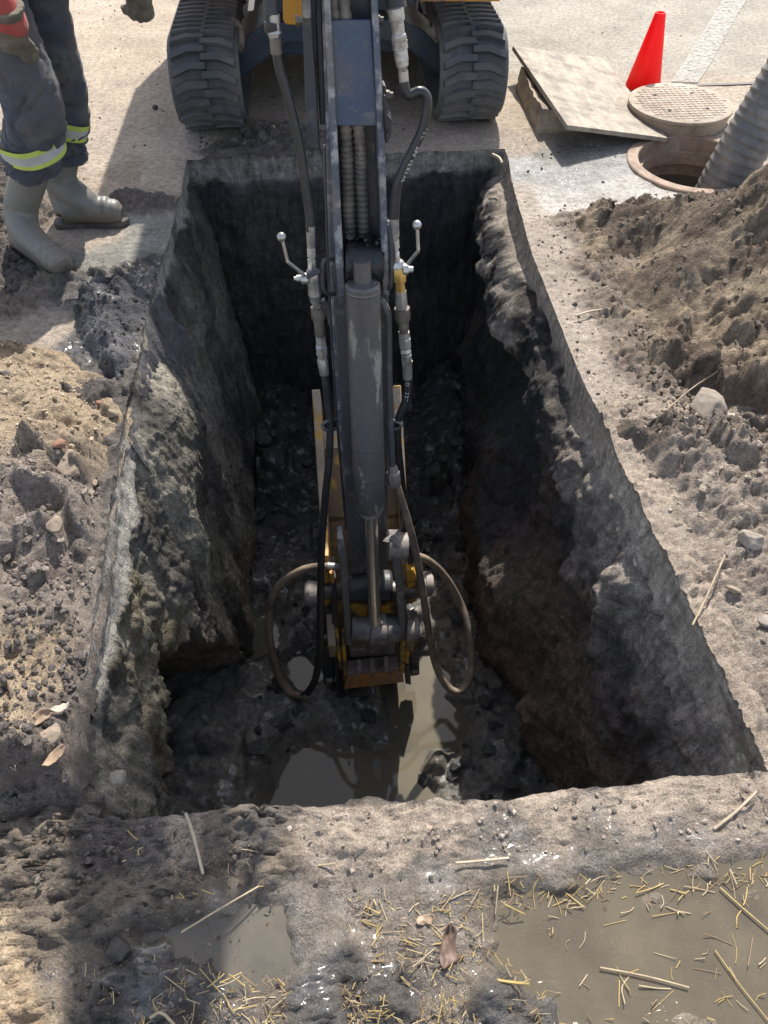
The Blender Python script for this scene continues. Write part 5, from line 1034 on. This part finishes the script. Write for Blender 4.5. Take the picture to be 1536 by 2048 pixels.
def boot(ank, top, heel, toe, hw):
    d = toe-heel; d[2] = 0; Lf_ = np.linalg.norm(d); d = d/Lf_; s_ = V3(-d[1], d[0], 0)
    z = V3(0, 0, 1)
    hz = heel*V3(1, 1, 0)
    b = remeshed('rubber_boot', [([hz+d*0.062+z*0.045, ank*V3(1, 1, 0)+z*0.11, ank*V3(1, 1, 0)*0.75+top*V3(1, 1, 0)*0.25+z*0.19, top+z*0.0, top+z*0.03], [0.047, 0.056, 0.060, hw, hw]),
       ([hz+d*0.05+z*0.050, hz+d*0.11+z*0.062, hz+d*Lf_*0.62+z*0.052, hz+d*(Lf_-0.055)+z*0.045, hz+d*(Lf_-0.025)+z*0.038], [0.045, 0.050, 0.047, 0.044, 0.032]),
       ([ank*V3(1, 1, 0)+z*0.15, hz+d*0.13+z*0.105, hz+d*Lf_*0.56+z*0.074, hz+d*(Lf_-0.055)+z*0.052, hz+d*(Lf_-0.036)+z*0.046], [0.056, 0.055, 0.050, 0.046, 0.040]),
       ([hz+d*Lf_*0.68+s_*0.014+z*0.04, hz+d*(Lf_-0.06)+s_*0.012+z*0.04], [0.040, 0.034])],
       M['boot'], WK, 0.0065, lambda p: 0.0035*np.sin(((p-hz)@d)*150)*ss(0.60, 0.72, ((p-hz)@d)/Lf_)*ss(0.86, 0.78, ((p-hz)@d)/Lf_)*ss(0.05, 0.07, p[:, 2])+0.003*fbm(p, 14, 3, 2)*ss(0.1, 0.2, p[:, 2]), 3)
    me = b.data
    outl = []
    for t_, w_ in ((0.0, 0.018), (0.03, 0.034), (0.10, 0.042), (0.30, 0.038), (0.5, 0.040), (0.72, 0.047), (0.86, 0.043), (0.95, 0.028), (0.985, 0.010)): outl.append((t_, w_))
    ring = [hz+d*Lf_*t_+s_*w_*0.9 for t_, w_ in outl]+[hz+d*Lf_*t_-s_*w_*0.9 for t_, w_ in outl[::-1]]
    for a, b_, h_ in ((0, 1, 0.026),):
        so_ = MB(); so_.prism([r_+z*0.002 for r_ in ring], z*0.020); so2 = so_.build('boot_sole', M['sole'], b, True, 40)
        hb_ = [hz+d*Lf_*t_+s_*w_*1.01 for t_, w_ in outl[:4]]+[hz+d*Lf_*t_-s_*w_*1.01 for t_, w_ in outl[:4][::-1]]
    return b
nH = G(36, 492); nT = G(145, 564); fH = G(112, 452); fT = G(262, 446)
boot(nA, nTop+V3(0, 0, 0.0), nH, nT, 0.062); boot(fA, fTop, fH, fT, 0.055)
def band(c, ax, r, parent=WK):
    """lime, silver, lime strips round a trouser leg"""
    mb = MB(); ax = ax/np.linalg.norm(ax); q_ = np.cross(ax, [0, 1.0, 0]); q_ /= np.linalg.norm(q_); w_ = np.cross(ax, q_); n = 40; hs_ = [-0.032, -0.019, -0.018, 0.012, 0.013, 0.03]
    v = []
    for h_ in hs_:
        for k in range(n):
            th = 2*math.pi*k/n; rr_ = r*(1+0.03*math.sin(3*th+1)+0.02*math.sin(5*th)); v.append(c+ax*h_+(q_*math.cos(th)+w_*math.sin(th))*rr_)
    for i in range(5):
        mb.mi = 1 if i == 2 else 0; mb.add(v[i*n:(i+2)*n], [(k, (k+1) % n, n+(k+1) % n, n+k) for k in range(n)])
    return mb.build('reflective_band', None, parent, True, 60, mats=[M['lime'], M['silver']])
band(PY(64, 284, 2.68), (nKn-nTop)+V3(-0.10, 0.0, 0), 0.108); band(PY(127, 238, 2.94), (fKn-fTop)+V3(0.05, 0.0, 0), 0.092)
# ================================================================== STRAW, STICKS, LEAVES
def straw_mat(name, c1, c2):
    return worn(name, c1, c2, 0.55, 0, 0.35, 0.7, 30, 0.0004)
M['straw'] = straw_mat('golden_straw', (0.44, 0.32, 0.11), (0.30, 0.21, 0.10)); M['straw2'] = straw_mat('pale_straw', (0.44, 0.36, 0.22), (0.27, 0.20, 0.13)); M['straw3'] = straw_mat('brown_straw', (0.25, 0.17, 0.09), (0.16, 0.11, 0.07)); M['twig'] = straw_mat('dry_pale_twig', (0.46, 0.38, 0.27), (0.30, 0.24, 0.17))
def stalk(name, mat, px, w_px, label, cat_, group=None, lift=0.006):
    pts_ = []
    for q in px:
        g = G(q[0], q[1]); z = max(float(allz(g[0:1], g[1:2])[0]), -0.006)+lift+(q[2] if len(q) > 2 else 0); g = G(q[0], q[1], z); pts_.append(g)
    S_ = spline(pts_, 4) if len(pts_) > 2 else pts_
    mb = MB(); mb.tube(S_, [rad(s_, w_px) for s_ in S_], 6); o = mb.build(name, mat, None, True, 50); return tag(o, label, cat_, group)
GRP = 'long straw stalks and twigs on the near bank'
for a in [([(371, 1626, 0.04), (385, 1665, 0.02), (406, 1748)], 6.5, 'twig', 'twig', 'pale thick twig standing out over the near trench edge'),
          ([(362, 1865), (470, 1800), (580, 1742), (672, 1727)], 3.8, 'straw2', 'straw', 'long thin straw crossing the mud between the grey puddle and the trench'),
          ([(912, 1726, 0.01), (960, 1722, 0.01), (1018, 1716, 0.006)], 6, 'twig', 'twig', 'straight pale stick lying level on the sunlit near bank'),
          ([(1428, 1658), (1470, 1625), (1514, 1583, 0.01)], 6, 'twig', 'twig', 'pale forked stick by the near right trench corner'),
          ([(1440, 1775), (1490, 1820), (1560, 1880)], 3.6, 'straw', 'straw', 'long golden straw running off the right picture border across the puddle'),
          ([(1200, 1935), (1290, 1952), (1378, 1975)], 3.6, 'straw2', 'straw', 'long pale straw floating level in the middle of the big puddle'),
          ([(1430, 1900), (1480, 1970), (1540, 2045)], 3, 'straw', 'straw', 'thin straw slanting to the lower right picture corner'),
          ([(992, 1960), (1025, 1965), (1058, 1968)], 6, 'straw', 'straw', 'thick short golden straw floating at the left end of the big puddle'),
          ([(985, 309, 0.01), (998, 316, 0.008), (1004, 326)], 6, 'twig', 'twig', 'short pale stick caught at the far right trench corner'),
          ([(1150, 632, 0.01), (1185, 622, 0.01), (1225, 618)], 4, 'twig', 'twig', 'thin pale twig on the paving under the brown heap'),
          ([(1385, 1250), (1410, 1200, 0.01), (1450, 1110, 0.01)], 4, 'straw2', 'straw', 'thin straw bent over the pale soil right of the trench'),
          ([(1300, 850), (1380, 780, 0.015), (1440, 740)], 4, 'straw3', 'twig', 'dark thin root across the foot of the brown heap'),
          ([(1515, 400, 0.03), (1540, 412, 0.03), (1570, 425, 0.02)], 6, 'twig', 'twig', 'short pale stick on top of the brown heap at the picture border'),
          ([(0, 1418), (20, 1421), (46, 1425)], 5, 'twig', 'twig', 'short pale stick by the dry leaves at the left picture border'),
          ([(645, 1928), (700, 1924), (770, 1922)], 5, 'straw3', 'straw', 'brown straw lying level right of the pale curled leaf'),
          ([(300, 2036), (330, 2030), (400, 2120)], 6, 'straw2', 'straw', 'pale thick straw at the bottom picture border left of centre')]:
    stalk('straw_stalk' if a[3] == 'straw' else 'twig', M[a[2]], a[0], a[1], a[4], a[3], GRP)
rs = np.random.default_rng(21)
def bank_pts(n, px):
    poly = np.array(px, float); lo = poly.min(0); hi = poly.max(0); q = lo+(hi-lo)*rs.random((n*9, 2)); cc = lo+(hi-lo)*rs.random((9, 2)); dd = np.min(np.linalg.norm((q[:, None]-cc[None])*np.array([1, 1.3]), axis=2), axis=1); q = q[rs.random(len(q)) < 0.30+np.exp(-(dd/55)**2)]; return q[poly_sd(q[:, 0], q[:, 1], poly) < 0][:n]
sets = [(60, [(960, 1760), (1536, 1700), (1536, 1790), (980, 1830)], 'short yellow straw on the wet mud along the upper puddle edge', 'straws at the upper puddle edge'),
        (52, [(1000, 1820), (1536, 1790), (1536, 2048), (1130, 2048)], 'short golden straw floating on the big murky puddle', 'straws floating on the puddle'),
        (62, [(640, 1780), (960, 1790), (980, 1960), (700, 1900)], 'short straw lying on the glossy mud left of the big puddle', 'straws on the glossy mud'),
        (86, [(230, 1900), (560, 1960), (1130, 2040), (1130, 2075), (200, 2075)], 'short pale straw lying in the dark mud along the bottom picture border', 'straws in the dark mud'),
        (24, [(250, 1650), (560, 1640), (540, 1800), (240, 1800)], 'thin pale straw bit on the damp soil of the near left bank', 'straw bits on the near left bank')]
for n_, px, lab, grp in sets:
    for k, (x_, y_) in enumerate(bank_pts(n_, px)):
        a = rs.random()*math.pi*2; L_ = (15+52*rs.random()**2)*(0.55 if 'thin' in lab else 1); bx = rs.normal()*4
        dx, dy = math.cos(a)*L_/2, math.sin(a)*L_/2*0.95
        mt = M[['straw', 'straw', 'straw2', 'straw2', 'straw3'][rs.integers(5)]]
        pxs = [(x_-dx, y_-dy), (x_+bx, y_+bx*0.5, 0.003*rs.random()), (x_+dx, y_+dy, 0.008*rs.random())] if rs.random() < 0.5 else [(x_-dx, y_-dy), (x_+dx, y_+dy, 0.008*rs.random())]
        stalk('straw_stalk', mt, pxs, 1.3+1.8*rs.random()**1.5, lab, 'straw', grp, 0.001)
lit_ = MB()
for px, n_ in (([(180, 1930), (560, 1960), (1130, 2030), (1130, 2080), (150, 2080)], 330), ([(560, 1960), (960, 1880), (1120, 2010), (700, 2040)], 130), ([(640, 1790), (980, 1780), (970, 1900), (700, 1890)], 90), ([(980, 1770), (1536, 1710), (1536, 1770), (1000, 1820)], 90)):
    poly = np.array(px, float); lo = poly.min(0); hi = poly.max(0); q = lo+(hi-lo)*rs.random((n_*4, 2)); q = q[poly_sd(q[:, 0], q[:, 1], poly) < 0][:n_]
    for x_, y_ in q:
        a = rs.random()*6.28; L_ = 8+26*rs.random()**2; lit_.mi = int(rs.integers(3)); p_ = []
        for k_ in (-0.5, 0.0, 0.5):
            g = G(x_+math.cos(a)*L_*k_+(rs.normal()*1.2 if k_ == 0 else 0), y_+math.sin(a)*L_*k_); z = max(float(allz(g[0:1], g[1:2])[0]), -0.006)+0.0015; p_.append(np.array([g[0], g[1], z]))
        lit_.tube(p_, rad(p_[1], 1.2+1.3*rs.random()), 4)
kind(lit_.build('straw_litter', None, None, True, 60, mats=[M['straw'], M['straw2'], M['straw3']]), 'stuff')
def leafm(name, c1, c2): return worn(name, c1, c2, 0.6, 0, 0.4, 0.65, 25, 0.001)
M['leaf'] = leafm('dry_tan_leaf', (0.33, 0.24, 0.16), (0.30, 0.2, 0.13)); M['leaf2'] = leafm('brown_leaf', (0.16, 0.10, 0.07), (0.09, 0.06, 0.045)); M['leafp'] = leafm('pale_curled_leaf', (0.52, 0.46, 0.37), (0.36, 0.29, 0.22))
def leaf(px, py, Lp, ang, mt, label, curl=0.8, dz=0.0, asp=0.42):
    g = G(px, py); z = float(allz(g[0:1], g[1:2])[0]); g = G(px, py, z+0.01); L_ = rad(g, Lp)*2
    nu_, nv_ = 18, 9; v = []; f = []
    hsd = px*0.37+py*0.11
    for i in range(nu_):
        t_ = i/(nu_-1); wd = asp*1.25*L_*max(0.02, math.sin(math.pi*(0.03+0.94*t_))**0.7)
        for j in range(nv_):
            s_ = (j/(nv_-1)-0.5)*2; q3 = np.array([[t_*3.1+hsd, s_*1.3+hsd, 0.0]])
            e_ = 1+0.35*float(vn(np.array([[t_*5+hsd, (2.0 if s_ > 0 else 7.0), 0.3]]), 3)[0])*abs(s_)
            x_ = (t_-0.5)*L_+0.05*L_*s_*s_; y_ = s_*wd*0.5*e_+0.10*L_*math.sin(t_*2.4+hsd)
            zz_ = curl*L_*(0.17*s_*s_*(0.4+math.sin(t_*3.0+hsd*0.3))+0.10*(t_-0.5)**2*4)+0.13*L_*float(fbm(q3, 1.0, 3, 9)[0])+0.05*L_
            c_, q_ = math.cos(ang), math.sin(ang); v.append((g[0]+x_*c_-y_*q_, g[1]+x_*q_+y_*c_, z+0.004+dz+max(zz_, -0.004)))
    for i in range(nu_-1):
        for j in range(nv_-1): f.append((i*nv_+j, (i+1)*nv_+j, (i+1)*nv_+j+1, i*nv_+j+1))
    o = mesh_obj('dry_leaf', v, f, mt); md = o.modifiers.new('thick', 'SOLIDIFY'); md.thickness = 0.0012; return tag(o, label, 'leaf', 'dead leaves on the banks')
for a in [(70, 1440, 62, 0.5, 'leaf', 'large tan dry leaf on the left bank'), (118, 1412, 35, 0.1, 'leafp', 'pale narrow leaf right above the large tan leaf'), (30, 1475, 60, 1.2, 'leaf', 'tan dry leaf at the left border below the large tan leaf'),
          (105, 1512, 49, 0.6, 'leaf', 'reddish tan leaf lying flat on the lower left bank'), (20, 1520, 50, 2.0, 'leafp', 'pale broken leaf at the left picture border'), (618, 1900, 115, 0.6, 'leafp', 'pale curled leaf at the right edge of the small grey puddle'),
          (560, 1880, 70, 1.9, 'leaf2', 'brown wet leaf leaning beside the pale curled leaf'), (892, 1895, 75, 1.1, 'leaf2', 'dark crumpled leaf on the glossy mud left of the big puddle'), (850, 1840, 36, 0.4, 'leaf', 'small tan leaf above the dark crumpled leaf'),
          (90, 1838, 24, 1.4, 'leaf2', 'tiny reddish brown leaf on the damp left bank'), (1130, 1440+375, 34, 0.2, 'leaf2', 'small dark leaf at the upper edge of the big puddle')]:
    leaf(a[0], a[1], a[2], a[3], M[a[4]], a[5])
